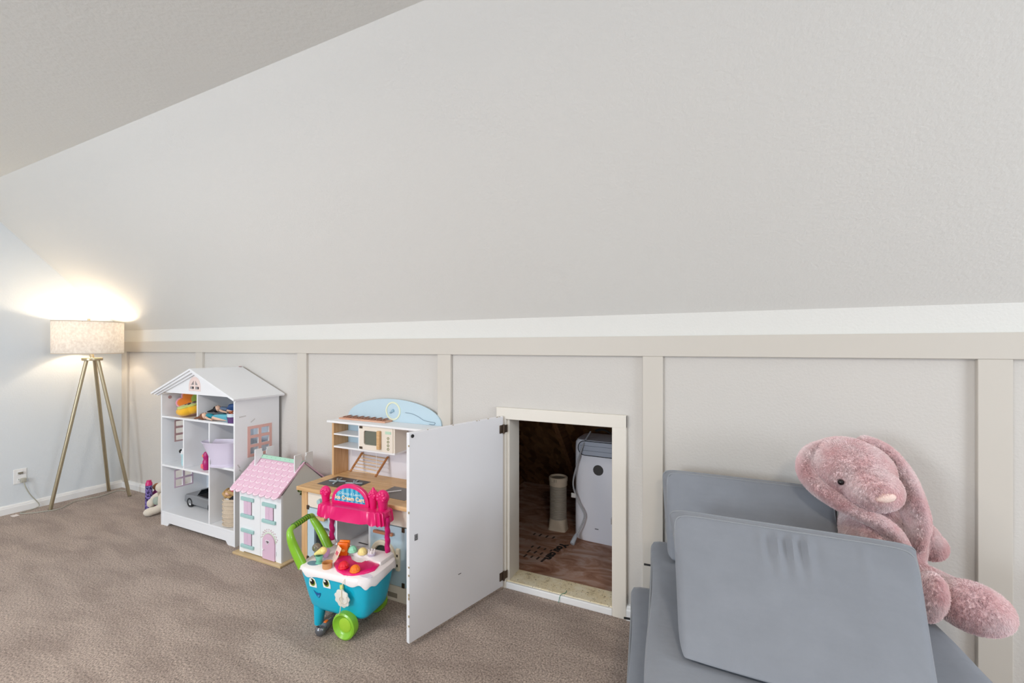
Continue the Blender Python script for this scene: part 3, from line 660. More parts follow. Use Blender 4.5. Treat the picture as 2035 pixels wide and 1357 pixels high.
MB().ball((.02, .02, .10), (.045, .05, .075)).ball((-.025, .02, .195), (.040, .042, .040)).tube(smooth_path([(.0, -.005, .150), (-.03, -.022, .130), (-.048, -.035, .100), (-.052, -.042, .078)]), [.022]*24+[.024], seg=12).ball((-.051, -.040, .084), (.027, .027, .034)).tube(smooth_path([(.03, .0, .06), (.02, -.025, .045), (.005, -.05, .036), (-.008, -.065, .032)]), [.030]*24+[.028], seg=12).ball((-.010, -.062, .031), (.040, .046, .031)).build('body', M_cream, pc, smooth=True)
MB().ball((-.010, -.020, .105), (.030, .026, .036)).build('scarf', mat('sage_plush', (164, 176, 166), rough=.95), pc, smooth=True)
pd = thing('plush_doll', 'plum doll with tan hair tucked behind the cream plush', 'doll', (.845, -.140, 0)); pd.scale = (.82, .82, .82)
MB().lathe([(0, 0), (.045, 0), (.05, .05), (.04, .13), (.02, .16), (0, .165)], seg=18).build('dress', mat('plum_cloth', (130, 40, 110), rough=.8), pd, smooth=True)
MB().ball((.0, 0, .19), (.032, .034, .034)).build('head', mat('tan_hair', (170, 120, 84), rough=.8), pd, smooth=True)
# ================================================================ small dollhouse with pink scalloped roof
PX0, PX1, PF, PB = 2.262, 2.650, -.366, -.045
ph = thing('pink_roof_dollhouse', 'small white wooden dollhouse with pink scalloped roof and mint ridge', 'dollhouse', ((PX0+PX1)/2, (PF+PB)/2, 0))
_p = Vector(ph.location)
def php(mb, name, m, parent=None, **k):
    mb.xf(Matrix.Translation(-_p)); return mb.build(name, m, parent or ph, **k)
M_hw = mat('white_painted_plywood', (240, 242, 245), rough=.4); M_hs = mat('white_side_board', (226, 226, 222), rough=.45)
M_pinkr = mat('soft_pink_paint', (234, 196, 214), rough=.45); M_pinkr2 = mat('soft_pink_paint_alt', (228, 188, 208), rough=.45)
M_mint = mat('mint_paint', (178, 222, 200), rough=.45); M_tealp = mat('dusty_teal_paint', (166, 204, 202), rough=.45)
php(MB().box(PX0-.03, PX1+.028, PF-.028, PB+.01, 0, .013, bev=.003), 'base_board', wood('pale_birch_ply', (214, 190, 150), (196, 168, 126), .5, 'X'))
H0, RG, RY = .415, .580, (PF+PB)/2
# gable sides (left and right) and back
for x in (PX0, PX1-.008):
    php(MB().prism([(PF+.012, .013), (PB, .013), (PB, H0), (RY, RG-.012), (PF+.012, H0)], x, x+.008, plane='YZ'), 'side_wall', M_hs)
php(MB().box(PX0+.008, PX1-.008, PB-.008, PB, .013, H0), 'back_wall', M_hs)
php(MB().box(PX0+.008, PX1-.008, PF+.014, PB-.008, .20, .207), 'inner_floor', M_hs)
# two front doors of the facade
XS = 2.462
def win(cx, z0, z1): return (cx-.058, cx+.058, z0, z1)
W1, W2, W3 = (2.345, .236, .362), (2.547, .236, .357), (2.346, .046, .164)
def whole(w_): cx, z0, z1 = w_; return rect(cx-.034, cx+.038, z0+.018, z1-.020)
dm = [(2.492, .017), (2.600, .017), (2.600, .118)]+arc(2.546, .118, .054, 0, 180, 14)[1:-1]+[(2.492, .118)]
php(MB().prism([(PX0, .013), (PX0+.04, .013), (PX0+.046, .019), (XS-.0008, .019), (XS-.0008, H0), (PX0, H0)], PF, PF+.012, holes=[whole(W1), whole(W3)]), 'facade_panel', M_hw)
php(MB().prism([(XS+.0008, .019), (2.49, .019), (2.49, .0165), (2.605, .0165), (2.605, .013), (PX1, .013), (PX1, H0), (XS+.0008, H0)], PF, PF+.012, holes=[whole(W2)]), 'facade_panel', M_hw)
M_shut = None
def shut_mat():
    m = bpy.data.materials.new('lilac_dotted_shutter'); m.use_nodes = True; nt = m.node_tree; n = nt.nodes; L = nt.links
    b = n['Principled BSDF']; b.inputs['Roughness'].default_value = .5; tc = n.new('ShaderNodeTexCoord'); v = n.new('ShaderNodeTexVoronoi'); v.inputs['Scale'].default_value = 130; v.inputs['Randomness'].default_value = .15
    L.new(tc.outputs['Object'], v.inputs['Vector']); cr = n.new('ShaderNodeValToRGB'); e = cr.color_ramp.elements
    e[0].position = .30; e[0].color = srgb(240, 222, 236); e[1].position = .42; e[1].color = srgb(222, 192, 214); L.new(v.outputs['Distance'], cr.inputs[0]); L.new(cr.outputs[0], b.inputs['Base Color']); return m
M_shut = shut_mat()
M_void = mat('dark_room_inside', (70, 64, 66), rough=.8)
for cx, z0, z1 in (W1, W2, W3):
    php(MB().box(cx-.060, cx+.060, PF-.010, PF, z1-.022, z1, bev=.003), 'lintel', M_tealp)
    php(MB().box(cx-.060, cx+.060, PF-.012, PF, z0, z0+.020, bev=.003), 'sill', M_tealp)
    for s in (0, 1):
        php(MB().box(cx-.037+s*.0355, cx-.037+s*.0355+.0345, PF-.004, PF+.003, z0+.020, z1-.022, bev=.0012, seg=1), 'shutter', M_shut)
    php(MB().box(cx-.036, cx+.040, PF+.010, PF+.0125, z0+.016, z1-.018), 'window_void', M_void)
    php(MB().box(cx+.034, cx+.040, PF+.0005, PF+.004, z0+.02, z1-.022), 'window_edge', mat('dark_plum_edge', (70, 50, 62), rough=.7))
# arched door with heart, flower garland painted above
def heart(cx, cz, s):
    out = []
    for k in range(28):
        t = 2*math.pi*k/28; out.append((cx+s*16*math.sin(t)**3/16, cz+s*(13*math.cos(t)-5*math.cos(2*t)-2*math.cos(3*t)-math.cos(4*t))/16))
    return out
hd = heart(2.538, .122, .0125)
dr_ = php(MB().prism(dm, PF-.008, PF, holes=[hd], bev=0), 'arched_door', mat('orchid_paint', (224, 190, 212), rough=.45))
php(MB().prism(heart(2.538, .122, .0165), PF-.0095, PF-.008, holes=[hd]), 'heart_trim', M_hw, dr_)
php(MB().prism(hd, PF-.003, PF-.0015), 'heart_void', M_void, dr_)
php(MB().ball((2.503, PF-.012, .072), .005, 10, 8), 'door_knob', M_hw, dr_, smooth=True)
php(MB().prism([(x_, z_) for x_, z_ in arc(2.546, .118, .062, 4, 176, 16)]+[(x_, z_) for x_, z_ in arc(2.546, .118, .0555, 176, 4, 16)], PF-.003, PF), 'arch_trim', mat('pale_cream_mint', (214, 226, 206), rough=.5))
gar = MB(); rnd = random.Random(3)
for k in range(22):
    a = R(14+k*7.2); r_ = .068+.009*(k % 2)+rnd.uniform(-.002, .002); gar.cyl((2.546+r_*math.cos(a), PF-.0012, .118+r_*math.sin(a)), (2.546+r_*math.cos(a), PF, .118+r_*math.sin(a)), rnd.uniform(.0035, .0055), seg=7)
php(gar, 'flower_garland', mat('mauve_garland_print', (204, 186, 188), rough=.6))
php(MB().box(PX1-.0435, PX1-.04, PF-.004, PF, .05, .075), 'side_latch', M_hw)
# roof: boards under rows of scalloped shingles
EV = .036
fy0, fz0 = PF-EV, H0-.012
slope = math.atan2(RG-fz0, RY-fy0); RL = math.hypot(RG-fz0, RY-fy0)
def roof_board(front):
    m_ = Matrix.Translation((0, RY, RG)) @ Matrix.Rotation(-slope if front else slope, 4, 'X')
    # local y from ridge outward
    b = MB().box(PX0-.052, PX1+.004, *((-RL+.0, 0) if front else (0, RL-.03)), -.008, 0, mtx=None)
    return b, m_
for front in (True, False):
    m_ = Matrix.Translation((0, RY, RG)) @ Matrix.Rotation(slope if front else -slope, 4, 'X')
    b = MB().box(PX0-.048, PX1+.006, -RL+.018 if front else 0, 0 if front else RL-.02, -.008, 0); b.xf(m_)
    php(b, 'roof_board', M_pinkr2)
mr = Matrix.Translation((0, RY, RG)) @ Matrix.Rotation(slope, 4, 'X')
NR, NC = 7, 8
cw = (PX1-PX0+.054)/NC; rh = (RL-.012)/NR
def shingle_mesh(w_, h_):
    pts = [(-w_/2+.0006, h_), (w_/2-.0006, h_), (w_/2-.0006, w_*.36)]+arc(0, w_*.36, w_/2-.0006, 0, -180, 8, rz=w_*.36)[1:-1]+[(-w_/2+.0006, w_*.36)]
    return pts
def shingle_mat():
    # soft pink with the printed white arc along every scallop
    m = bpy.data.materials.new('pink_shingle_print'); m.use_nodes = True; nt = m.node_tree; n = nt.nodes; L = nt.links
    b = n['Principled BSDF']; b.inputs['Roughness'].default_value = .45
    tc = n.new('ShaderNodeTexCoord'); mp = n.new('ShaderNodeMapping')
    mp.inputs['Location'].default_value = (0, -1, 0); mp.inputs['Scale'].default_value = (2/cw, 1/(cw*.36), 0)
    L.new(tc.outputs['Object'], mp.inputs[0]); vl = n.new('ShaderNodeVectorMath'); vl.operation = 'LENGTH'; L.new(mp.outputs[0], vl.inputs[0])
    cr = n.new('ShaderNodeValToRGB'); e = cr.color_ramp.elements; e[0].position = .60; e[0].color = srgb(232, 192, 212); e[1].position = .66; e[1].color = srgb(250, 236, 242)
    k = e.new(.78); k.color = srgb(250, 236, 242); k = e.new(.84); k.color = srgb(232, 192, 212); L.new(vl.outputs['Value'], cr.inputs[0])
    sx = n.new('ShaderNodeSeparateXYZ'); L.new(mp.outputs[0], sx.inputs[0]); lt_ = n.new('ShaderNodeMath'); lt_.operation = 'LESS_THAN'; lt_.inputs[1].default_value = -.25; L.new(sx.outputs[1], lt_.inputs[0])
    mx = n.new('ShaderNodeMix'); mx.data_type = 'RGBA'; mx.inputs[6].default_value = srgb(232, 192, 212); L.new(lt_.outputs[0], mx.inputs[0]); L.new(cr.outputs[0], mx.inputs[7]); L.new(mx.outputs[2], b.inputs['Base Color'])
    return m
M_pinkr = shingle_mat()
base_sh = None
for r_ in range(NR):
    off = (r_ % 2)*cw/2
    for c_ in range(NC+(1 if r_ % 2 else 0)):
        xx = PX0-.048+cw*(c_+.5)-off
        half = 0
        if r_ % 2 and c_ == 0: half = 1
        if r_ % 2 and c_ == NC: half = -1
        if half:
            if r_ > 0:
                mb = MB().prism([(0, rh*1.3), (half*cw/2, rh*1.3), (half*cw/2, cw*.36)]+[(half*cw/2*math.cos(R(k*15)), cw*.36-cw*.36*math.sin(R(k*15))) for k in range(1, 7)], 0, .0042, plane='XY')
            else: continue
            me_o = mb.build('shingle', M_pinkr, ph)
        else:
            if base_sh is None:
                base_sh = MB().prism(shingle_mesh(cw, rh*1.35), 0, .0042, plane='XY', bev=.0011).build('shingle', M_pinkr, ph); me_o = base_sh
            else:
                me_o = base_sh.copy(); COL.objects.link(me_o)
        me_o.parent = ph
        me_o.matrix_local = Matrix.Translation(-_p) @ mr @ Matrix.Translation((xx, -RL-.004+r_*rh, .0005)) @ Matrix.Rotation(R(-3.0), 4, 'X')
# ridge and four chimney boards
php(MB().box(PX0-.010, PX1-.004, -.026, 0, .0058, .0105, bev=.002).xf(mr), 'ridge_board', M_mint)
m2 = Matrix.Translation((0, RY, RG)) @ Matrix.Rotation(-slope, 4, 'X')
php(MB().box(PX0-.010, PX1-.004, 0, .026, .0005, .006, bev=.002).xf(m2), 'ridge_board', M_mint)
M_hole = mat('ridge_peg_hole', (120, 150, 136), rough=.7)
pegs = MB()
for k in range(9): pegs.cyl((PX0+.015+k*.043, -.012, .0103), (PX0+.015+k*.043, -.012, .0109), .0022, seg=8)
php(pegs.xf(mr), 'peg_holes', M_hole)
for x_ in (PX0+.004, PX1-.012):
    # each chimney is two notched boards straddling the ridge
    for s in (-1, 1):
        q = [(RY+s*.012, RG+.008), (RY+s*.012, RG+.030), (RY+s*.018, RG+.036), (RY+s*.018, RG+.052), (RY+s*.062, RG+.052), (RY+s*.066, RG+.048), (RY+s*.066, RG-.066*math.tan(slope)+.004)]
        php(MB().prism(q, x_, x_+.007, plane='YZ'), 'chimney_board', M_hw)
# painted greenery on the right-hand gable wall
lv = MB(); rnd = random.Random(5)
for k in range(70):
    a = rnd.uniform(0, 6.28); rr = math.sqrt(rnd.random()); yy = -.20+rr*.050*math.cos(a); zz = .405+rr*.030*math.sin(a)
    if k > 50: yy = -.205+rnd.uniform(-.012, .012); zz = .285+rnd.uniform(-.03, .03)
    lv.box(-.009, .009, -.0045, .0045, 0, .0012, mtx=Matrix.Translation((PX1+.0002, yy, zz)) @ Matrix.Rotation(R(90), 4, 'Y') @ Matrix.Rotation(rnd.uniform(0, 6.28), 4, 'Z'))
php(lv, 'ivy_print', mat('ivy_green_print', (112, 136, 62), rough=.7, var=.3, vscale=60))
# ================================================================ helpers that turn a photo pixel into a point (at a known height or on a known wall-parallel plane)
def pix_dir(x, y):
    ya = R(24.7); fw = Vector((-math.sin(ya), math.cos(ya), 0)); rt = Vector((math.cos(ya), math.sin(ya), 0))
    return fw+rt*((x-1017.5)/FPX)+Vector((0, 0, (690-y)/FPX))
CAMP = Vector((4.95, -2.08, 1.30))
def at_z(x, y, h): d = pix_dir(x, y); return CAMP+d*((h-CAMP.z)/d.z)
def at_y(x, y, v): d = pix_dir(x, y); return CAMP+d*((v-CAMP.y)/d.y)

# ================================================================ wooden play kitchen
KX0, KX1, KF, KB = 2.825, 3.612, -.368, -.026
ki = thing('play_kitchen', 'wooden play kitchen with pale blue arched back and toy microwave', 'play kitchen', ((KX0+KX1)/2, -.2, 0))
_k = Vector(ki.location)
def kp(mb, name, m, parent=None, **k):
    mb.xf(Matrix.Translation(-_k)); return mb.build(name, m, parent or ki, **k)
M_pine = wood('honey_pine', (226, 186, 138), (204, 158, 108), .45, 'Z'); M_ctop = wood('butcher_block_pine', (228, 190, 140), (208, 164, 112), .42, 'X', blocks=1)
M_kw = mat('white_kitchen_board', (240, 240, 242), rough=.4); M_kcream = mat('cream_kitchen_board', (236, 226, 212), rough=.45)
M_kblue = mat('pale_blue_board', (190, 212, 224), rough=.45); M_char = mat('charcoal_print', (72, 68, 68), rough=.4)
CT = .505
kp(MB().box(KX0-.012, KX1+.005, KF-.026, KB, CT-.022, CT, bev=.003), 'countertop', M_ctop)
for x, lw in ((KX0, .046), (KX1-.028, .028)):
    kp(MB().box(x, x+lw, KF, KF+.03, 0, CT-.022, bev=.002), 'leg', M_pine)
    kp(MB().box(x, x+lw, KB-.03, KB, 0, CT-.022, bev=.002), 'leg', M_pine)
for x in (KX0+.004, KX1-.016): kp(MB().box(x, x+.012, KF+.03, KB-.03, .04, CT-.022), 'side_panel', M_kw)
kp(MB().box(KX0+.01, KX1-.01, KB-.008, KB, .04, CT-.022), 'back_panel', M_kw)
kp(MB().box(KX0+.046, KX1-.028, KF+.006, KF+.018, 0, .080, bev=.002), 'plinth', M_kcream)
kp(MB().box(3.455, 3.515, KF+.005, KF+.0065, .018, .042), 'plinth_label', mat('print_grey', (150, 140, 126), rough=.6))
kp(MB().box(KX0+.046, 3.088, KF+.004, KF+.018, .388, CT-.022, bev=.002), 'fascia', M_kcream)
kp(MB().box(3.338, KX1-.028, KF+.004, KF+.018, .388, CT-.022, bev=.002), 'fascia', M_kcream)
for x in (3.088, 3.326): kp(MB().box(x, x+.012, KF+.004, KB-.008, .055, CT-.022), 'divider', M_kw)
kp(MB().box(KX0+.046, KX1-.046, KF+.02, KB-.008, .068, .080), 'bottom_shelf', M_kw)
# oven door with window and wire shelf
ovd = kp(MB().prism(rect(KX0+.047, 3.087, .084, .384), KF+.002, KF+.016, holes=[[(2.925, .130), (3.045, .130), (3.05, .135), (3.05, .275), (3.035, .290), (2.940, .290), (2.925, .275)]]), 'oven_door', M_kblue)
kp(MB().box(2.92, 3.055, KF+.10, KF+.102, .12, .30), 'oven_back', mat('oven_dark_teal', (46, 66, 74), rough=.6))
kp(MB().box(2.90, 3.08, KF+.018, KF+.098, .238, .246), 'oven_rack', M_kw)
kp(MB().box(2.95, 3.03, KF-.022, KF-.008, .335, .352, bev=.003).box(2.955, 2.965, KF-.012, KF+.003, .338, .349).box(3.015, 3.025, KF-.012, KF+.003, .338, .349), 'oven_handle', M_pine, parent=ovd)
for cx in (2.975,): kp(MB().lathe([(0, .018), (.014, .016), (.017, 0)], seg=18, mtx=Matrix.Translation((cx, KF+.004, .432)) @ Matrix.Rotation(R(90), 4, 'X')), 'stove_knob', mat('dusty_aqua_paint', (168, 196, 200), rough=.5), smooth=True)
for x, zz in ((KX0+.050, .385), (3.556, .375), (3.556, .095), (KX0+.050, .095)):
    kp(MB().box(x-.008, x+.010, KF-.002, KF+.004, zz-.012, zz+.012, bev=.002), 'hinge', M_brown)
# open middle bay with slotted shelf
kp(MB().box(3.10, 3.326, KF+.05, KB-.008, .190, .200), 'bay_shelf', M_kw)
for px, py in ((707, 1064), (722, 1080), (735, 1050)):
    q = at_z(px, py, .2003)
    if 3.10 < q.x < 3.31 and KF+.05 < q.y < KB-.02: kp(MB().box(q.x-.034, q.x+.034, q.y-.005, q.y+.005, .2, .2008), 'shelf_slot', M_char)
# washing-machine door
WC = (3.432, .222)
wsd = kp(MB().box(3.339, KX1-.029, KF+.002, KF+.016, .084, .384, bev=.002), 'washer_door', M_kblue)
def facing(x, y, z): return Matrix.Translation((x, y, z)) @ Matrix.Rotation(R(90), 4, 'X')
kp(MB().lathe([(.056, 0), (.082, 0), (.082, .010), (.078, .014), (.060, .014), (.056, .010)], seg=40, mtx=facing(WC[0], KF+.002, WC[1]), close=True), 'washer_ring', mat('cream_ring', (230, 218, 196), rough=.45), smooth=True, parent=wsd)
kp(MB().lathe([(0, .004), (.056, .004), (.056, 0)], seg=32, mtx=facing(WC[0], KF+.002, WC[1])), 'washer_window', mat('smoky_green_window', (74, 78, 70), rough=.15), smooth=True, parent=wsd)
kp(MB().box(3.374, 3.500, KF-.018, KF-.004, .338, .352, bev=.003).box(3.385, 3.395, KF-.008, KF+.004, .340, .350).box(3.48, 3.49, KF-.008, KF+.004, .340, .350), 'washer_handle', wood('red_alder', (214, 150, 112), (196, 128, 90), .45, 'X'), parent=wsd)
lt2 = kp(MB().box(3.516, 3.538, KF-.010, KF+.003, .166, .278, bev=.003), 'washer_latch', mat('cream_latch', (236, 224, 200), rough=.45))
for zz in (.195, .245): kp(MB().box(3.523, 3.531, KF-.0115, KF-.0095, zz-.006, zz+.006), 'latch_peg', M_brown, parent=lt2)
# hob, sink and tap on the counter
kp(MB().box(2.888, 3.150, -.315, -.160, CT, CT+.0015), 'hob_panel', M_char)
for cx, cy in ((2.965, -.235), (3.085, -.225)):
    g = MB()
    for a in (20, 110): g.box(-.052, .052, -.006, .006, 0, .006, bev=.002, mtx=Matrix.Translation((cx, cy, CT+.0015)) @ Matrix.Rotation(R(a), 4, 'Z'))
    g.cyl((cx, cy, CT+.001), (cx, cy, CT+.020), .005, seg=10)
    kp(g, 'burner_grate', mat('pewter_blue_paint', (158, 172, 178), rough=.35, metal=.3), smooth=True)
kp(MB().box(3.33, 3.53, -.322, -.165, CT-.001, CT+.0012), 'sink_panel', mat('grey_sink', (104, 98, 92), rough=.35))
kp(MB().tube([(3.345, -.295, CT+.006), (3.42, -.215, CT+.006)], .0028, seg=8), 'sink_divider', M_kw)
# hutch
HF = -.152; HT = .845; KXH = 3.565
kp(MB().box(KX0+.004, KX0+.018, HF, KB-.008, CT, HT-.012), 'hutch_side', M_pine)
kp(MB().box(KXH-.018, KXH-.004, HF, KB-.008, CT, HT-.012), 'hutch_side', M_kcream)
kp(MB().box(KX0-.028, KXH+.012, HF-.014, KB-.004, HT-.013, HT, bev=.003), 'hutch_top', M_kw)
kp(MB().box(KX0+.018, KXH-.018, KB-.008, KB, CT, HT-.013), 'hutch_back', mat('lilac_white_board', (226, 224, 232), rough=.5))
kp(MB().box(KX0+.018, 3.045, KB-.0095, KB-.008, .690, HT-.013), 'hutch_back_blue', M_kblue)
kp(MB().box(KX0+.018, 3.322, HF, KB-.0095, .678, .689, bev=.001, seg=1), 'shelf', M_kw)
kp(MB().box(KX0+.018, 3.045, HF, KB-.0095, .757, .766, bev=.001, seg=1), 'shelf', M_kw)
kp(MB().box(3.045, 3.056, HF, KB-.0095, .689, HT-.013), 'divider', M_kw)
kp(MB().box(3.310, 3.322, HF, KB-.0095, .689, HT-.013), 'divider', M_kcream)
# toy microwave
mw = kp(MB().prism(rect(3.058, 3.246, .690, .830), HF-.004, HF+.006, holes=[[(3.092, .728), (3.100, .720), (3.192, .720), (3.199, .728), (3.199, .796), (3.192, .804), (3.100, .804), (3.092, .796)]]), 'microwave_door', M_kcream)
kp(MB().box(3.086, 3.204, HF+.004, HF+.008, .715, .808), 'microwave_window', mat('smoked_olive_glass', (112, 116, 104), rough=.12), parent=mw)
kp(MB().box(3.203, 3.226, HF-.022, HF-.004, .704, .812, bev=.004), 'microwave_handle', M_ctop, parent=mw)
mwp = kp(MB().box(3.246, 3.310, HF-.004, HF+.006, .690, .830), 'microwave_panel', M_kcream)
kp(MB().box(3.256, 3.298, HF-.0055, HF-.004, .796, .812), 'display', mat('pale_green_display', (190, 220, 196), rough=.3), parent=mwp)
for zz in (.773, .752, .731, .710):
    b_ = kp(MB().lathe([(.0045, 0), (.0078, 0), (.0078, .002), (.0045, .002)], seg=16, mtx=facing(3.277, HF-.004, zz), close=True), 'button_ring', mat('olive_ring', (132, 136, 92), rough=.5), parent=mwp)
for zz in (.822, .700): kp(MB().box(3.058, 3.082, HF-.0065, HF-.004, zz-.007, zz+.007, bev=.001), 'microwave_hinge', M_brown, parent=mw)
# hanging dish rack
ra, rb = Vector((2.970, -.050, .627)), Vector((2.972, -.137, .548)); rc, rd_ = Vector((3.176, -.050, .623)), Vector((3.172, -.137, .542))
for a_, b2 in ((ra, rb), (rc, rd_)): kp(MB().cyl(a_+(a_-b2)*.08, b2+(b2-a_)*.08, .0068, seg=10), 'rack_rail', wood('teak_rail', (196, 136, 84), (166, 106, 62), .45, 'Y'), smooth=True)
for k in range(6):
    t = .04+k*.184; p0, p1 = ra.lerp(rb, t), rc.lerp(rd_, t); kp(MB().cyl(p0, p1, .0026, seg=8), 'rack_rung', M_ctop, smooth=True)
for p0 in (ra, rb, rc, rd_): kp(MB().cyl(p0, (p0.x, p0.y, .680), .0013, seg=6), 'string', M_kw)
# arched blue back with clock print
ac = [(KX0+.030, HT-.02)]+[(3.195+.362*math.cos(R(180-k*6)), HT+.004+.134*math.sin(R(180-k*6))) for k in range(31)]+[(3.557, HT-.02)]
abk = kp(MB().prism(ac, KB-.002, KB+.008, bev=.001), 'arched_back', M_kblue)
kp(MB().lathe([(.047, 0), (.0565, 0), (.0565, .004), (.047, .004)], seg=40, mtx=facing(3.205, KB-.002, .910), close=True), 'clock_ring', mat('pale_lime_print', (226, 230, 204), rough=.5), smooth=True, parent=abk)
kp(MB().lathe([(0, .012), (.008, .011), (.010, 0)], seg=18, mtx=facing(3.205, KB-.002, .912)), 'clock_hub', mat('grey_blue_print', (150, 182, 200), rough=.4), smooth=True, parent=abk)
kp(MB().box(-.022, 0, -.001, 0, -.004, .004, mtx=Matrix.Translation((3.202, KB-.008, .908)) @ Matrix.Rotation(R(-32), 4, 'Y')), 'clock_hand', mat('steel_blue_print', (130, 160, 178), rough=.5), parent=abk)
cv = [at_y(580+x/6.565, 780+y/6.565, KB-.0035) for x, y in ((1480, 262), (1560, 275), (1640, 310), (1720, 362), (1800, 382), (1855, 390), (1868, 402), (1850, 420), (1790, 412))]
kp(MB().tube(smooth_path(cv, 5), .0014, seg=6), 'printed_line', mat('slate_line', (120, 140, 156), rough=.6), parent=abk)
# cut-out wooden word lying on top of the hutch
sg = thing('wooden_word_sign', 'pink wooden plaque with raised cursive lettering lying on play kitchen', 'sign', (3.01, -.062, HT))
M_blush = wood('blush_stained_wood', (222, 176, 150), (204, 150, 124), .5, 'X')
MB().box(-.185, .190, -.034, .034, 0, .009, bev=.0015).build('plaque', M_blush, sg)
rnd = random.Random(11)
for k in range(7):
    x0 = -.165+k*.05; a = rnd.uniform(.8, 1.2)
    pts = [(x0, -.018, .011), (x0+.014*a, .018, .015), (x0+.026*a, .024, .017), (x0+.020*a, -.004, .015), (x0+.030*a, -.022, .012), (x0+.046*a, -.008, .012)]
    MB().tube(smooth_path(pts, 5), .0036, seg=6).build('letter_stroke', mat('brown_edge_letters', (150, 104, 82), rough=.6), sg, smooth=True)
# ================================================================ toy ice-cream cart
ct = thing('ice_cream_cart', 'turquoise and pink toy ice cream cart with a green push handle', 'toy cart', (3.40, -.575, 0), 5)
bpy.context.view_layer.update()
CI = ct.matrix_world.inverted()
def lz(x, y, h): return CI @ at_z(x, y, h)
def ly(x, y, v): return CI @ at_y(x, y, v)
M_blue = mat('turquoise_plastic', (18, 182, 212), rough=.3, coat=.2); M_hot = mat('hot_pink_cart_plastic', (228, 22, 112), rough=.28, coat=.2)
M_lime2 = mat('lime_green_plastic', (134, 192, 48), rough=.32, coat=.2); M_cw = mat('white_cart_plastic', (240, 234, 234), rough=.3)
M_mgt = mat('deep_magenta_plastic', (198, 10, 106), rough=.3)
HL, HD = .208, .128
def sq(a, hx, hy, n=4.5):
    c, s_ = math.cos(a), math.sin(a); return math.copysign(abs(c)**(2/n), c)*hx, math.copysign(abs(s_)**(2/n), s_)*hy
# tub body: rounded rectangle tapering to the bottom, open under the tray
def tubf(u, v):
    prof = [(0, .078), (.80, .078), (.88, .084), (.93, .10), (.96, .14), (1.0, .250), (1.0, .262), (0, .262)]
    k, z_ = prof[int(round(v*(len(prof)-1)))]
    t = (z_-.078)/.184; hx = .172+.024*t; hy = .094+.024*t
    x_, y_ = sq(2*math.pi*u, hx, hy, 6.5); return Vector((x_*k+.006*(1-t), y_*k, z_))
MB().grid(tubf, 64, 8, wrap=True).build('tub', M_blue, ct, smooth=True, weld=True)
# dripping white tray
def trayf(u, v):
    a = 2*math.pi*u
    drip = .010*math.sin(u*2*math.pi*11)+.006*math.sin(u*2*math.pi*5+1)
    low = -.012*math.cos(a)+.009; drip = drip*.65-.0
    prof = [(.955, .252+low+drip*.9), (1.0, .246+low+drip), (1.012, .252+low+drip*.6), (1.0, .270), (.985, .282), (.95, .286), (0, .286)]
    k, z_ = prof[int(round(v*(len(prof)-1)))]
    x_, y_ = sq(a, HL, HD, 5); return Vector((x_*k, y_*k, z_))
MB().grid(trayf, 120, 7, wrap=True).build('tray', M_cw, ct, smooth=True, weld=True)
TZ = .286
# raised speaker step at the back right
MB().prism([(-.06, .03), (-.02, .045), (.02, .040), (.09, .030), (.14, .010), (.178, .008), (.182, .108), (-.045, .108)], TZ-.006, TZ+.018, plane='XY', bev=.007).build('speaker_step', M_cw, ct, smooth=True); stp = bpy.data.objects['speaker_step']
dots = [];
for i in range(5):
    for j in range(3):
        MB().cyl((.035+i*.010, .045+j*.008+(i % 2)*.003, TZ+.0175), (.035+i*.010, .045+j*.008+(i % 2)*.003, TZ+.0185), .0016, seg=8).build('speaker_hole', M_char, stp)
# legs and wheels
for y_ in (-.060, .060):
    MB().cyl((-.118, y_*1.05, .0), (-.110, y_, .095), .019, .030, seg=20).build('leg', M_blue, ct, smooth=True)
for s in (-1, 1):
    wm = Matrix.Translation((.075, s*.100, .060)) @ Matrix.Rotation(R(90 if s < 0 else -90), 4, 'X')
    wl_ = MB().lathe([(0, .008), (.034, .008), (.044, .016), (.052, .024), (.059, .020), (.060, .008), (.057, -.012), (0, -.012)], seg=36, mtx=wm).build('wheel', M_lime2, ct, smooth=True)
    MB().lathe([(0, .012), (.024, .012), (.032, .009), (.032, .006)], seg=24, mtx=wm).build('hub_cap', mat('lime_hub', (164, 206, 60), rough=.3), wl_, smooth=True)
MB().cyl((.075, -.09, .060), (.075, .09, .060), .009, seg=10).build('axle', M_blue, ct)
MB().ball((.045, .03, .085), (.06, .06, .035)).build('underside_bulge', M_blue, ct, smooth=True)
# green handle
h0, h1 = lz(601, 1124, TZ), lz(650, 1090, TZ)
h0 = Vector((-.188, -.088, TZ-.02)); h1 = Vector((-.188, .085, TZ-.02))
k0 = ly(573, 1057, -.715); k1 = ly(622, 1024, -.50)
k0 = Vector((k0.x, k0.y, k0.z)); k1 = Vector((k1.x, k1.y, k1.z))
path = smooth_path([h0, h0.lerp(k0, .55)+Vector((-.006, 0, 0)), k0+Vector((.008, .004, -.02)), k0.lerp(k1, .10)+Vector((0, 0, .006)), k0.lerp(k1, .5)+Vector((0, 0, .010)), k0.lerp(k1, .90)+Vector((0, 0, .006)), k1+Vector((.008, -.004, -.02)), h1.lerp(k1, .55), h1], 6)
rs = [.0165+.0055*math.cos(2*math.pi*i/(len(path)-1)) for i in range(len(path))]
hd_ = MB().tube(path, rs, seg=16).build('handle', M_lime2, ct, smooth=True)
gm = mat('dark_green_grip', (64, 104, 26), rough=.5)
for k in range(8):
    t = .20+k*.082; i = k0.lerp(k1, t)+Vector((0, 0, .011)); ax = (k1-k0).normalized()
    MB().cyl(i-ax*.0016, i+ax*.0016, .0142, seg=16).build('grip_ring', gm, hd_, smooth=True)
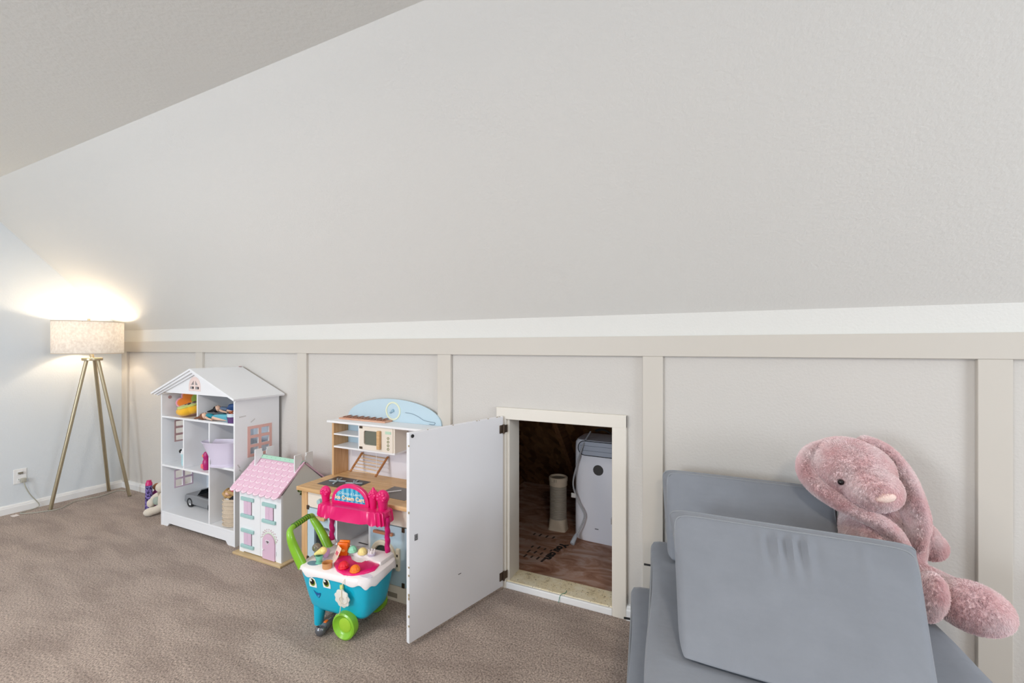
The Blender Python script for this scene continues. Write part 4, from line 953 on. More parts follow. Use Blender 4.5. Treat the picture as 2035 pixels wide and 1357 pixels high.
# twisted posts
def post(px, py):
    b = bmesh.new(); n = 40; seg = 18; rows = []; z0, z1 = TZ-.01, .475
    for i in range(n+1):
        t = i/n; row = []
        for k in range(seg):
            a = 2*math.pi*k/seg; r_ = .0118+.0022*math.cos(3*(a+t*9.0)); row.append(b.verts.new((px+r_*math.cos(a), py+r_*math.sin(a), z0+(z1-z0)*t)))
        rows.append(row)
    for A, B_ in zip(rows, rows[1:]):
        for k in range(seg): b.faces.new((A[k], A[(k+1) % seg], B_[(k+1) % seg], B_[k]))
    MB().add(b).build('twisted_post', M_mgt, ct, smooth=True)
PL, PR_ = ly(660, 1090, -.475), ly(770, 1090, -.462)
post(PL.x, PL.y); post(PR_.x, PR_.y)
for P_ in (PL, PR_): MB().lathe([(.024, 0), (.020, .014), (.014, .018)], (P_.x, P_.y, TZ+.0), seg=20).build('post_socket', M_cw, ct, smooth=True)
# awning with scalloped skirt
ax0, ax1 = PL.x-.050, PR_.x-.008; ay0, ay1 = PL.y-.055, PL.y+.045
acx, acy, ahx, ahy = (ax0+ax1)/2, (ay0+ay1)/2, (ax1-ax0)/2, (ay1-ay0)/2
def awn(u, v):
    a = 2*math.pi*u; x_, y_ = sq(a, 1, 1, 6)
    wv = abs(math.sin(u*2*math.pi*9)); rip = .004*math.cos(u*2*math.pi*18)
    prof = [(1.01, .442-.010*wv), (1.04, .444-.010*wv), (1.0, .494), (.96, .500), (0, .500)]
    k, z_ = prof[int(round(v*(len(prof)-1)))]
    rr = rip if .1 < v < .7 else 0
    return Vector((acx+x_*(ahx*k+rr), acy+y_*(ahy*k+rr), z_))
MB().grid(awn, 144, 5, wrap=True).build('awning', M_hot, ct, smooth=True, weld=True)
# sign board: arch with blue print
sx0, sx1 = ly(661, 990, -.475), ly(731, 1000, -.468)
scx = (sx0.x+sx1.x)/2; sw = (sx1.x-sx0.x)/2; sy = PL.y+.002
outer = [(scx-sw, .498)]+[(scx+sw*math.cos(R(180-k*9)), .515+.088*math.sin(R(180-k*9))) for k in range(21)]+[(scx+sw, .498)]
sgb = MB().prism(outer, sy-.010, sy+.012, bev=.004).build('sign_board', M_hot, ct, smooth=True)
k_ = .80
def sign_mat():
    m = bpy.data.materials.new('striped_blue_print'); m.use_nodes = True; nt = m.node_tree; n = nt.nodes; L = nt.links
    b = n['Principled BSDF']; b.inputs['Roughness'].default_value = .3; tc = n.new('ShaderNodeTexCoord'); wv = n.new('ShaderNodeTexWave'); wv.inputs['Scale'].default_value = 11; wv.bands_direction = 'X'
    L.new(tc.outputs['Object'], wv.inputs['Vector']); cr = n.new('ShaderNodeValToRGB'); e = cr.color_ramp.elements; e[0].position = .45; e[0].color = srgb(34, 150, 196); e[1].position = .55; e[1].color = srgb(112, 190, 216)
    L.new(wv.outputs[0], cr.inputs[0]); L.new(cr.outputs[0], b.inputs['Base Color']); return m
inner = [(scx-sw*.82, .514)]+[(scx+sw*.82*math.cos(R(180-k*9)), .518+.066*math.sin(R(180-k*9))) for k in range(21)]+[(scx+sw*.82, .514)]
MB().prism(inner, sy-.0116, sy-.009).build('sign_print', sign_mat(), sgb)
M_txt = mat('cream_lettering', (250, 240, 214), rough=.4); M_txt2 = mat('pale_blue_lettering', (206, 236, 244), rough=.4); M_gold = mat('gold_shadow_lettering', (228, 170, 60), rough=.4)
def sign_text(body, size, z_, m, dx=0, dy=0, bold=0):
    MB().add(text_mesh(body, size, .0003, 'CENTER', bold), Matrix.Translation((scx+dx, sy-.0124-dy, z_)) @ Matrix.Rotation(R(90), 4, 'X')).build('lettering', m, sgb)
sign_text('Ice Cream Cart', .0285, .5235, M_gold, .0012, -.0003, .0007); sign_text('Ice Cream Cart', .0285, .5245, M_txt, 0, .0003, .0004)
sign_text('Scoop & Learn', .0195, .550, M_txt2, .010, 0, .0002)
MB().tube([(scx-.056+.0055*math.cos(a), sy-.0125, .5565+.0055*math.sin(a)) for a in [2*math.pi*k/16 for k in range(16)]], .0011, seg=6, closed=True).box(scx-.059, scx-.053, sy-.0130, sy-.0120, .5505, .5525).build('emblem', M_txt2, sgb)
# moulded ice-cream decorations beside the sign
def scoop(c, r, cone=True):
    b = MB(); b.ball(c, (r*1.04, r*.66, r*1.04), 22, 14)
    for q in range(7): a = q*.9; b.ball((c[0]+r*.55*math.cos(a), c[1]-r*.32, c[2]+r*.45*math.sin(a)), r*.40, 12, 8)
    if cone: b.cyl((c[0], c[1], .496), (c[0], c[1], c[2]-r*.2), r*.60, r*.80, seg=14)
    b.build('moulded_scoop', M_hot, ct, smooth=True)
q = ly(648, 976, -.475); scoop((q.x, sy, q.z), .029)
q = ly(738, 984, -.467); scoop((q.x, sy, q.z-.004), .027); MB().cyl((q.x, sy, q.z+.014), (q.x-.002, sy, q.z+.034), .013, .004, seg=12).build('moulded_swirl', M_hot, ct, smooth=True)
q = ly(756, 990, -.465); scoop((q.x, sy, q.z), .034)
# face on the front: two eyes and a smile, printed flat
fy_ = lambda z_: -(.094+.024*(z_-.078)/.184)*(.96+.04*(z_-.14)/.11)
Mface = lambda x, z_: Matrix.Translation((x, fy_(z_)-.0012, z_)) @ Matrix.Rotation(R(90+9.5), 4, 'X') @ Matrix.Diagonal((1.22, 1.22, 1, 1))
M_eyew = mat('eye_white_print', (250, 250, 246), rough=.3); M_iris = mat('olive_iris_print', (126, 148, 40), rough=.3); M_pup = mat('pupil_print', (14, 14, 16), rough=.2); M_smile = mat('deep_blue_smile', (16, 92, 156), rough=.3); M_tongue = mat('light_blue_tongue', (70, 160, 206), rough=.3)
def oval(rx, ry, n=24, cx=0, cy=0): return [(cx+rx*math.cos(2*math.pi*k/n), cy+ry*math.sin(2*math.pi*k/n)) for k in range(n)]
for px, py in ((620.5, 1158), (648.5, 1159.5)):
    w0 = lz(px, py, .195); ex = w0.x
    # slide along the ray onto the front face
    C0 = CI @ CAMP; D0 = (CI.to_3x3() @ pix_dir(px, py)); tt = (-.115-C0.y)/D0.y; f0 = C0+D0*tt; ex, ez = f0.x, f0.z
    e_ = MB().prism([(-.0155, -.018), (.0175, -.018), (.0185, -.004), (.013, .016), (0, .023), (-.012, .016), (-.017, -.002)], 0, .0010, plane='XY', mtx=Mface(ex, ez)).build('eye', M_eyew, ct)
    MB().prism(oval(.0128, .0150, 24, 0, .002), .001, .0016, plane='XY', mtx=Mface(ex, ez)).build('iris', M_iris, e_)
    MB().prism(oval(.0100, .0118, 24, -.0005, .005), .0016, .0021, plane='XY', mtx=Mface(ex, ez)).build('pupil', M_pup, e_)
    MB().prism(oval(.0042, .0046, 16, -.005, .010), .0021, .0026, plane='XY', mtx=Mface(ex, ez)).build('highlight', M_eyew, e_)
D0 = (CI.to_3x3() @ pix_dir(630, 1180)); f0 = C0+D0*((-.108-C0.y)/D0.y)
sm = [(-.018, .012), (-.010, .004), (.002, .002), (.015, .005), (.012, -.006), (.004, -.018), (-.004, -.013), (-.012, 0)]
ms = MB().prism(sm, 0, .0011, plane='XY', mtx=Mface(f0.x, f0.z)).build('smile', M_smile, ct)
MB().prism([(-.003, -.010), (.004, -.005), (.010, -.004), (.004, -.015)], .0011, .0016, plane='XY', mtx=Mface(f0.x, f0.z)).build('tongue', M_tongue, ms)
# hot pink serving dish set into the tray, oval dimple, blue dimple
kid = [lz(560+x/7.538, 1020+y/7.538, TZ+.004) for x, y in ((775, 760), (830, 690), (900, 625), (1030, 640), (1050, 700), (1130, 740), (1220, 745), (1290, 712), (1465, 765), (1390, 850), (1230, 905), (1060, 925), (930, 915), (830, 860))]
kp2 = [(p.x, p.y) for p in kid]
svd = MB().prism(kp2, TZ-.004, TZ+.008, plane='XY', bev=.003).build('serving_dish', M_hot, ct, smooth=True)
ccx = sum(p[0] for p in kp2)/len(kp2); ccy = sum(p[1] for p in kp2)/len(kp2)
MB().prism([(ccx+(x-ccx)*.82, ccy+(y-ccy)*.80) for x, y in kp2], TZ+.0078, TZ+.0086, plane='XY').build('dish_well', mat('magenta_dish_well', (206, 16, 100), rough=.35), svd)
c_ = lz(727, 1144, TZ); MB().prism(oval(.034, .016, 28, c_.x, c_.y), TZ-.001, TZ+.0012, plane='XY').build('spoon_rest', mat('pale_lilac_plastic', (222, 220, 230), rough=.3), ct)
c_ = lz(623, 1119, TZ); MB().prism(oval(.032, .020, 28, c_.x, c_.y), TZ-.001, TZ+.0012, plane='XY').build('cup_well', mat('grey_blue_well', (110, 146, 164), rough=.3), ct)
# ---- loose pieces on the cart
CG = 'play food on the toy cart'
def food(name, label, cat, px, py, h):
    w_ = at_z(px, py, h); t = thing(name, label, cat, w_, 5, CG); return t
def ribbed_scoop(t, r, m):
    def fn(u, v):
        a = 2*math.pi*u; ph = math.pi*.62*v; rr = r*(1+.05*math.cos(9*a)*math.sin(ph))*(math.sin(ph)); return Vector((rr*math.cos(a), rr*math.sin(a), r*(math.cos(ph)+.36)))
    MB().grid(fn, 54, 10, wrap=True).build('scoop_dome', m, t, smooth=True, weld=True)
    MB().lathe([(r*.9, .0), (r*1.06, .002), (r*1.10, .006), (r*1.0, .010)], seg=32).build('scoop_rim', m, t, smooth=True)
def ball_scoop(label, px, py, h, r, rgb, nm):
    t = food('ice_cream_scoop', label, 'toy scoop', px, py, h); ribbed_scoop(t, r, mat(nm, rgb, rough=.35)); return t
ball_scoop('mint green toy ice cream scoop on white speaker step', 700.5, 1096, TZ+.018, .021, (150, 222, 190), 'mint_scoop')
ball_scoop('pale yellow toy ice cream scoop on the white speaker step', 720.5, 1100, TZ+.018, .021, (244, 226, 150), 'lemon_scoop')
ball_scoop('red toy ice cream scoop in the hot pink dish', 683, 1128, TZ+.0086, .022, (226, 24, 48), 'cherry_scoop')
ball_scoop('orange toy ice cream scoop in the hot pink dish', 705.5, 1135, TZ+.0086, .021, (244, 120, 20), 'tangerine_scoop')
t = food('whipped_cream_cup', 'white toy whipped cream swirl on lilac cup beside twisted post', 'toy food', 738.5, 1104, TZ+.018)
MB().lathe([(0, 0), (.014, 0), (.020, .012), (.017, .014), (0, .010)], seg=24).build('cup', mat('lilac_cup', (206, 200, 220), rough=.3), t, smooth=True)
cm = MB()
for k in range(6): a = k*1.05; cm.cyl((.011*math.cos(a), .011*math.sin(a), .010), (.016*math.cos(a), .016*math.sin(a), .028), .006, .002, seg=8)
cm.ball((0, 0, .014), (.012, .012, .011), 12, 8); cm.build('cream', M_cw, t, smooth=True)
t = food('toy_toaster', 'orange rounded toy waffle press standing beside pink post', 'toy', 681, 1105, TZ)
mt = Matrix.Rotation(R(-8), 4, 'X') @ Matrix.Rotation(R(20), 4, 'Z')
MB().box(-.026, .026, .004, .018, .002, .072, bev=.006, seg=3, mtx=mt).build('rear_shell', mat('orange_plastic', (240, 120, 14), rough=.3), t, smooth=True)
MB().box(-.028, .024, -.012, .002, .002, .066, bev=.006, seg=3, mtx=mt).build('front_shell', mat('orange_plastic_deep', (232, 104, 10), rough=.3), t, smooth=True)
MB().prism(oval(.010, .006, 18, .004, .030), -.0136, -.0118, mtx=mt).build('badge', mat('amber_badge', (244, 176, 90), rough=.4), t)
t = food('order_card', 'cream order card with pink ice pop pictures leaning on cart', 'card', 664, 1113, TZ)
mt = Matrix.Rotation(R(-24), 4, 'Z') @ Matrix.Rotation(R(-22), 4, 'X') @ Matrix.Rotation(R(8), 4, 'Y')
MB().box(-.020, .020, -.0008, .0008, .0, .064, mtx=mt).build('card', mat('cream_card', (246, 224, 186), rough=.5), t)
MB().box(-.017, .017, -.0012, -.0008, .004, .060, mtx=mt).build('card_print', mat('pink_card_print', (238, 206, 196), rough=.5), t)
for dx in (-.005, .007): MB().box(dx-.0042, dx+.0042, -.0016, -.0012, .026, .042, bev=0, mtx=mt).build('ice_pop_print', mat('raspberry_print', (206, 34, 80), rough=.5), t); MB().box(dx-.0012, dx+.0012, -.0016, -.0012, .018, .026, mtx=mt).build('stick_print', mat('stick_print', (220, 180, 120), rough=.5), t)
t = food('cookie_sandwich', 'lilac toy cookie sandwich standing on edge on the cart', 'toy food', 647, 1107, TZ)
for s in (-1, 1): MB().lathe([(0, .007), (.016, .006), (.021, .002), (.021, -.002), (0, -.003)], seg=24, mtx=Matrix.Translation((s*.006, 0, .021)) @ Matrix.Rotation(R(90*s), 4, 'Y')).build('cookie_half', mat('lilac_cookie', (206, 170, 214), rough=.4), t, smooth=True)
MB().lathe([(0, .003), (.018, .003), (.018, -.003), (0, -.003)], seg=24, mtx=Matrix.Translation((0, 0, .021)) @ Matrix.Rotation(R(90), 4, 'Y')).build('filling', mat('plum_filling', (92, 74, 110), rough=.5), t, smooth=True)
t = food('toy_sundae_cup', 'mint ribbed sundae cup with yellow cone lying on top', 'toy food', 634.5, 1118, TZ)
MB().lathe([(0, 0), (.019, 0), (.012, .006), (.013, .010), (.018, .036), (.016, .036), (.011, .012), (0, .011)], seg=28).build('cup', mat('mint_cup', (130, 206, 180), rough=.3, trans=.2), t, smooth=True)
MB().cyl((-.026, 0, .036), (.018, .006, .058), .006, .018, seg=20).ball((.018, .006, .058), (.017, .017, .015), 16, 10).build('cone', mat('vanilla_cone', (240, 222, 140), rough=.4), t, smooth=True)
t = food('clear_topping_ball', 'grey see-through topping ball behind yellow cone on cart', 'toy food', 629, 1104, TZ)
MB().ball((0, 0, .040), .020, 20, 14).cyl((0, 0, 0), (0, 0, .024), .010, .007, seg=14).build('topping_ball', mat('smoky_plastic', (176, 168, 150), rough=.1, trans=.7), t, smooth=True)
t = food('waffle_bowl', 'tan toy waffle bowl on the front of the cart', 'toy bowl', 650.5, 1128, TZ)
MB().lathe([(0, 0), (.020, 0), (.022, .004), (.022, .022), (.0235, .026), (.021, .026), (.019, .006), (0, .005)], seg=28).build('bowl', mat('caramel_plastic', (204, 146, 92), rough=.4), t, smooth=True)
# lollipop-shaped wafer and corded scooper
M_str = mat('white_cotton_cord', (226, 216, 190), rough=.8)
D0 = (CI.to_3x3() @ pix_dir(681, 1187)); f0 = C0+D0*((-.122-C0.y)/D0.y)
wa = MB(); wq = [(.030*(1+.08*math.cos(9*a))*math.cos(a)+.002, .034*(1+.05*math.cos(9*a))*math.sin(a)) for a in [2*math.pi*k/60 for k in range(60)]]
mw_ = Matrix.Translation((f0.x, -.1245, f0.z)) @ Matrix.Rotation(R(90+10), 4, 'X') @ Matrix.Diagonal((1.25, 1.25, 1, 1))
wf = MB().prism(wq, 0, .007, plane='XY', bev=.001, mtx=mw_).build('swirl_medallion', mat('bone_white_plastic', (238, 234, 226), rough=.35), ct, smooth=True)
MB().tube([mw_ @ Vector((.006+(.004+.0028*a)*math.cos(a), (.004+.0028*a)*math.sin(a), .0075)) for a in [k*.3 for k in range(24)]], .0016, seg=6).build('swirl_relief', mat('darker_bone', (214, 204, 190), rough=.5), wf, smooth=True)  # raised swirl in a slightly darker bone tone
MB().box(f0.x-.013, f0.x+.002, -.1255, -.118, .218, .246).build('sticker', mat('pale_lime_sticker', (214, 222, 130), rough=.5), ct)
e0 = lz(690, 1144, TZ+.001)
scp = at_z(648, 1258, .018); SCL = CI @ scp; j0 = CI @ at_z(662, 1236, .03)
cordp = [e0, (e0.x-.004, -HD-.012, .26), (f0.x+.004, -.136, .19), (f0.x-.004, -.137, .13), (j0.x+.008, j0.y+.01, .06), (j0.x, j0.y, j0.z)]
MB().tube(smooth_path(cordp, 6), .0016, seg=6).build('scooper_cord', M_str, ct, smooth=True)
sc_ = thing('ice_cream_scooper', 'grey toy ice cream scooper with orange button lying on carpet', 'toy scooper', at_z(646, 1254, .0), 0)
sc_.scale = (1.2, 1.2, 1.2); d_ = (at_z(662, 1236, .0)-at_z(634, 1266, 0)); sc_.rotation_euler.z = math.atan2(d_.y, d_.x)
M_gun = mat('gunmetal_plastic', (128, 130, 136), rough=.3, metal=.3)
MB().tube([(-.012, 0, .017), (.0, 0, .018), (.02, 0, .017), (.042, 0, .015), (.05, 0, .014)], [.014, .0165, .014, .012, .008], seg=16).build('grip', M_gun, sc_, smooth=True)
MB().lathe([(0, -.020), (.012, -.016), (.020, -.004), (.021, .008), (.018, .012), (.012, .002), (0, -.002)], seg=28, mtx=Matrix.Translation((-.026, 0, .0205)) @ Matrix.Rotation(R(20), 4, 'Y')).build('scoop_bowl', mat('gunmetal_bowl', (112, 114, 120), rough=.25, metal=.5), sc_, smooth=True)
MB().box(-.002, .014, -.006, .006, .031, .036, bev=.002).build('button', mat('orange_button', (238, 116, 30), rough=.4), sc_, smooth=True)
# ================================================================ things stored in the crawl space
acu = thing('portable_air_conditioner', 'white portable air conditioner stored inside the crawl-space opening', 'air conditioner', (4.345, .80, .018), -2)
M_acw = mat('ac_white_plastic', (242, 242, 250), rough=.35); M_acl = mat('ac_grey_louvre', (176, 182, 196), rough=.4)
AW, AD, AH = .205, .135, .67
def acf(u, v):
    prof = [(0, 0), (.96, 0), (1.0, .012), (1.0, .60), (.99, .645), (.93, .665), (0, .670)]
    k, z_ = prof[int(round(v*(len(prof)-1)))]
    x_, y_ = sq(2*math.pi*u, AW, AD, 6); return Vector((x_*k, y_*k-(.0), z_))
MB().grid(acf, 72, 7, wrap=True).build('housing', M_acw, acu, smooth=True, weld=True)
# louvre panel wrapping the upper front
def rr(x0, x1, z0, z1, r, n=5):
    out = []
    for cx, cz, a in ((x1-r, z1-r, 0), (x0+r, z1-r, 90), (x0+r, z0+r, 180), (x1-r, z0+r, 270)):
        out += [(cx+r*math.cos(R(a+90*k/n)), cz+r*math.sin(R(a+90*k/n))) for k in range(n+1)]
    return out
mt = Matrix.Translation((0, -AD-.001, 0))
lvp = MB().prism(rr(-.168, .168, .568, .662, .044), -.003, .006, mtx=mt).build('louvre_panel', M_acl, acu)
MB().tube([(x_, -AD-.0045, z_) for x_, z_ in rr(-.168, .168, .568, .662, .044)], .0026, seg=6, closed=True).build('louvre_seam', M_dark, lvp, smooth=True)
for zz in (.600, .632): MB().box(-.155, .155, -AD-.0065, -AD-.003, zz-.001, zz+.001).build('louvre_slat', mat('slat_grey', (120, 126, 140), rough=.5), lvp)
q0 = at_y(1190, 935, .80-AD-.002); DX = q0.x-4.345; DZ = q0.z-.018
MB().lathe([(0, .003), (.033, .003), (.034, 0)], seg=32, mtx=Matrix.Translation((DX, -AD-.0005, DZ)) @ Matrix.Rotation(R(90), 4, 'X')).build('dark_sensor_disc', mat('dark_olive_disc', (52, 50, 48), rough=.4), acu, smooth=True)
q0 = at_y(1187, 1052, .80-AD-.002)
MB().box(q0.x-4.345-.012, q0.x-4.345+.012, -AD-.0016, -AD-.0005, q0.z-.018-.003, q0.z-.018+.003).build('small_print', mat('grey_print', (120, 120, 126), rough=.6), acu)
MB().box(.105, .120, -AD-.0016, -AD-.0005, .165, .195).build('side_print', mat('grey_print', (120, 120, 126), rough=.6), acu)
AI = Matrix.Translation((-4.345, -.80, -.018))
cpx = [(1174, 858, .74), (1160, 885, .655), (1146, 930, .650), (1140, 965, .648), (1152, 1000, .645), (1163, 1024, .640), (1156, 1048, .630), (1147, 1062, .615)]
cpts = [AI @ at_y(*p) for p in cpx]
MB().tube(smooth_path(cpts, 6), .0056, seg=8).build('power_cord', mat('ac_grey_cord', (176, 176, 180), rough=.45), acu, smooth=True)
pe = cpts[-1]; p2 = AI @ at_z(1139, 1082, .03)
MB().tube([pe, pe.lerp(p2, .3), pe.lerp(p2, .9), p2], [.008, .013, .016, .015], seg=10).build('plug', mat('ac_grey_plug', (190, 196, 204), rough=.4), acu, smooth=True)
g0 = AI @ at_y(1141, 984, .640); MB().box(g0.x-.016, g0.x+.014, g0.y-.002, g0.y, g0.z-.018, g0.z+.012, mtx=None).build('warning_tag', mat('tag_white', (224, 222, 220), rough=.6), acu)
# black strap hanging from the rafters beside it
ds = tag(MB().tube(smooth_path([(4.245, .86, .715), (4.30, .82, .735), (4.37, .76, .725), (4.45, .68, .690), (4.52, .60, .66)], 6), .012, seg=8, flat=.5).build('black_hose', mat('black_hose', (30, 32, 32), rough=.5), smooth=True), 'black flexible strap lying over the air conditioner top', 'strap')
# exhaust hose standing on end
dc = at_z(1104, 1057, .018)
ex = thing('exhaust_hose', 'cream accordion exhaust hose standing beside the air conditioner', 'hose', (dc.x, dc.y+.06, .018), 0)
HH = .37; HRr = .062
prf = []
for k in range(42): prf.append((HRr-.004+(.0022 if k % 2 else -.001), .075+k*(HH-.075-.055)/41))
M_hose = mat('grey_hose_plastic', (176, 170, 160), rough=.5); M_hosec = mat('cream_hose_plastic', (226, 214, 196), rough=.45)
MB().lathe([(.055, .07)]+prf+[(.055, HH-.05)], seg=32).build('accordion', M_hose, ex, smooth=True)
MB().lathe([(HRr-.004, HH-.062), (HRr+.001, HH-.058), (HRr+.001, HH-.028), (HRr+.004, HH-.026), (HRr+.004, HH-.004), (HRr, HH), (HRr-.008, HH), (HRr-.010, HH-.055)], seg=36, close=True).build('collar', M_hosec, ex, smooth=True)
MB().lathe([(0, HH-.012), (HRr-.007, HH-.012), (HRr-.007, HH-.02)], seg=32).build('mesh_grille', mat('hose_mesh', (146, 138, 128), rough=.7, bump=.6, bscale=300), ex, smooth=True)
def nozzle(u, v):
    t = v; a = 2*math.pi*u; n_ = 2+3.5*(1-t); x_, y_ = sq(a, HRr-.002+.003*(1-t)**3, (HRr-.002)*(1-.2*(1-t)), n_); k = 1.0 if t > .04 else 1.04
    return Vector((x_*k, y_*k, t*.08))
MB().grid(nozzle, 40, 9, wrap=True).build('nozzle', M_hosec, ex, smooth=True)
for dx in (-.006, .006): MB().box(dx-.0012, dx+.0012, -HRr-.0055, -HRr-.003, HH-.026, HH-.006).build('collar_notch', mat('notch_brown', (110, 100, 88), rough=.6), ex)
# stencilled print on the deck (only the large words are legible in the photograph)
def stencil(px, py, body, size, bold):
    q = at_z(px, py, .0184); MB().add(text_mesh(body, size, .0002, 'LEFT', bold), Matrix.Translation(q) @ Matrix.Rotation(R(-98), 4, 'Z')).build('stencil_print', M_ink, fa)
stencil(1116, 1079, 'You can...', .072, .004)
rnd = random.Random(21)
for cx_, cy_, n_ in ((1062, 1061, 1), (1074, 1063, 1), (1087, 1066, 1), (1100, 1068, 1), (1058, 1086, 3), (1071, 1088, 3), (1083, 1091, 3), (1095, 1094, 3)):
    # columns of small worn print, too faint to read
    for k in range(n_):
        q = at_z(cx_-7*k, cy_+9*k, .0184); l_ = rnd.uniform(.025, .045)
        MB().box(-l_/2, l_/2, -.006, .006, 0, .0003, mtx=Matrix.Translation(q) @ Matrix.Rotation(R(-98), 4, 'Z')).build('worn_print', mat('faded_ink', (70, 54, 46), rough=.8), fa)
# ================================================================ grey play-couch cushions
def velvet(name, rgb, bump=.12):
    m = bpy.data.materials.new(name); m.use_nodes = True; nt = m.node_tree; n = nt.nodes; L = nt.links
    b = n['Principled BSDF']; b.inputs['Roughness'].default_value = .85; b.inputs['Specular IOR Level'].default_value = .2; b.inputs['Sheen Weight'].default_value = .35; b.inputs['Sheen Roughness'].default_value = .4
    b.inputs['Sheen Tint'].default_value = srgb(222, 226, 234)
    tc = n.new('ShaderNodeTexCoord'); t = n.new('ShaderNodeTexNoise'); t.inputs['Scale'].default_value = 9; t.inputs['Detail'].default_value = 6; t.inputs['Roughness'].default_value = .6
    L.new(tc.outputs['Object'], t.inputs['Vector']); cr = n.new('ShaderNodeValToRGB'); cr.color_ramp.elements[0].position = .35; cr.color_ramp.elements[1].position = .68
    c = srgb(*rgb); cr.color_ramp.elements[0].color = tuple(v*.95 for v in c[:3])+(1,); cr.color_ramp.elements[1].color = tuple(v*1.03 for v in c[:3])+(1,)
    L.new(t.outputs[0], cr.inputs[0]); L.new(cr.outputs[0], b.inputs['Base Color'])
    f = n.new('ShaderNodeTexNoise'); f.inputs['Scale'].default_value = 420; f.inputs['Detail'].default_value = 2; L.new(tc.outputs['Object'], f.inputs['Vector'])
    bp = n.new('ShaderNodeBump'); bp.inputs['Strength'].default_value = bump; bp.inputs['Distance'].default_value = .002
    mp = n.new('ShaderNodeMapping'); mp.inputs['Scale'].default_value = (1, 3, 3); L.new(tc.outputs['Object'], mp.inputs[0])
    w2 = n.new('ShaderNodeTexNoise'); w2.inputs['Scale'].default_value = 3.2; w2.inputs['Detail'].default_value = 3; L.new(mp.outputs[0], w2.inputs['Vector'])
    b2 = n.new('ShaderNodeBump'); b2.inputs['Strength'].default_value = .35; b2.inputs['Distance'].default_value = .02
    L.new(f.outputs[0], bp.inputs['Height']); L.new(w2.outputs[0], b2.inputs['Height']); L.new(bp.outputs[0], b2.inputs['Normal']); L.new(b2.outputs[0], b.inputs['Normal'])
    return m
M_vel = velvet('grey_blue_velvet', (136, 140, 148)); M_pipe = mat('grey_piping', (140, 144, 150), rough=.8)
def rbox(sx, sy, sz, r, cuts, fn=None):
    """softly rounded block, finely divided so it can be bent and wrinkled"""
    b = bmesh.new(); bmesh.ops.create_cube(b, size=1); bmesh.ops.subdivide_edges(b, edges=b.edges[:], cuts=cuts, use_grid_fill=True)
    S = Vector((sx, sy, sz))
    for v in b.verts:
        p = Vector((v.co.x*sx, v.co.y*sy, v.co.z*sz)); q = Vector([max(-S[i]/2+r, min(S[i]/2-r, p[i])) for i in range(3)]); n = p-q
        p = q+n.normalized()*r if n.length > 1e-9 else p
        v.co = fn(p) if fn else p
    return MB().add(b)
# two thick folded mats stacked on the carpet
def mat_block(label, loc, rz, sx, sy, z0, z1):
    t = thing('play_mat', label, 'cushion', loc, rz); h = z1-z0
    rb = random.Random(int(sx*1000))
    f = lambda p: Vector((p.x+.004*math.sin(p.y*9+1), p.y+.003*math.sin(p.x*11), p.z+h/2-.003*abs(math.sin(p.x*7+p.y*5))*(1 if p.z > 0 else 0)))
    rbox(sx, sy, h, .028, 22, f).build('mat_body', M_vel, t, smooth=True)
    for zz in (h-.018, .018):
        pts = [Vector((x_*(1.0), y_*1.0, zz)) for x_, y_ in [sq(2*math.pi*k/80, sx/2-.004, sy/2-.004, 12) for k in range(80)]]
        MB().tube(pts, .0042, seg=6, closed=True).build('piping', M_pipe, t, smooth=True)
    for k, yy in enumerate((sy/2-.10,)):
        MB().box(-sx/2-.030, -sx/2+.004, yy-.004, yy+.004, h*.62-.003, h*.62+.003, bev=.001).build('zip_pull', M_dark, t)
    return t
mat_block('lower grey velvet play mat folded flat on the carpet', (5.140, -.525, 0), 7.2, .88, .84, 0, .262)
mat_block('upper grey velvet play mat with the wedge cushions on top', (5.190, -.540, .262), 5.2, .84, .92, 0, .196)
BZ = .462
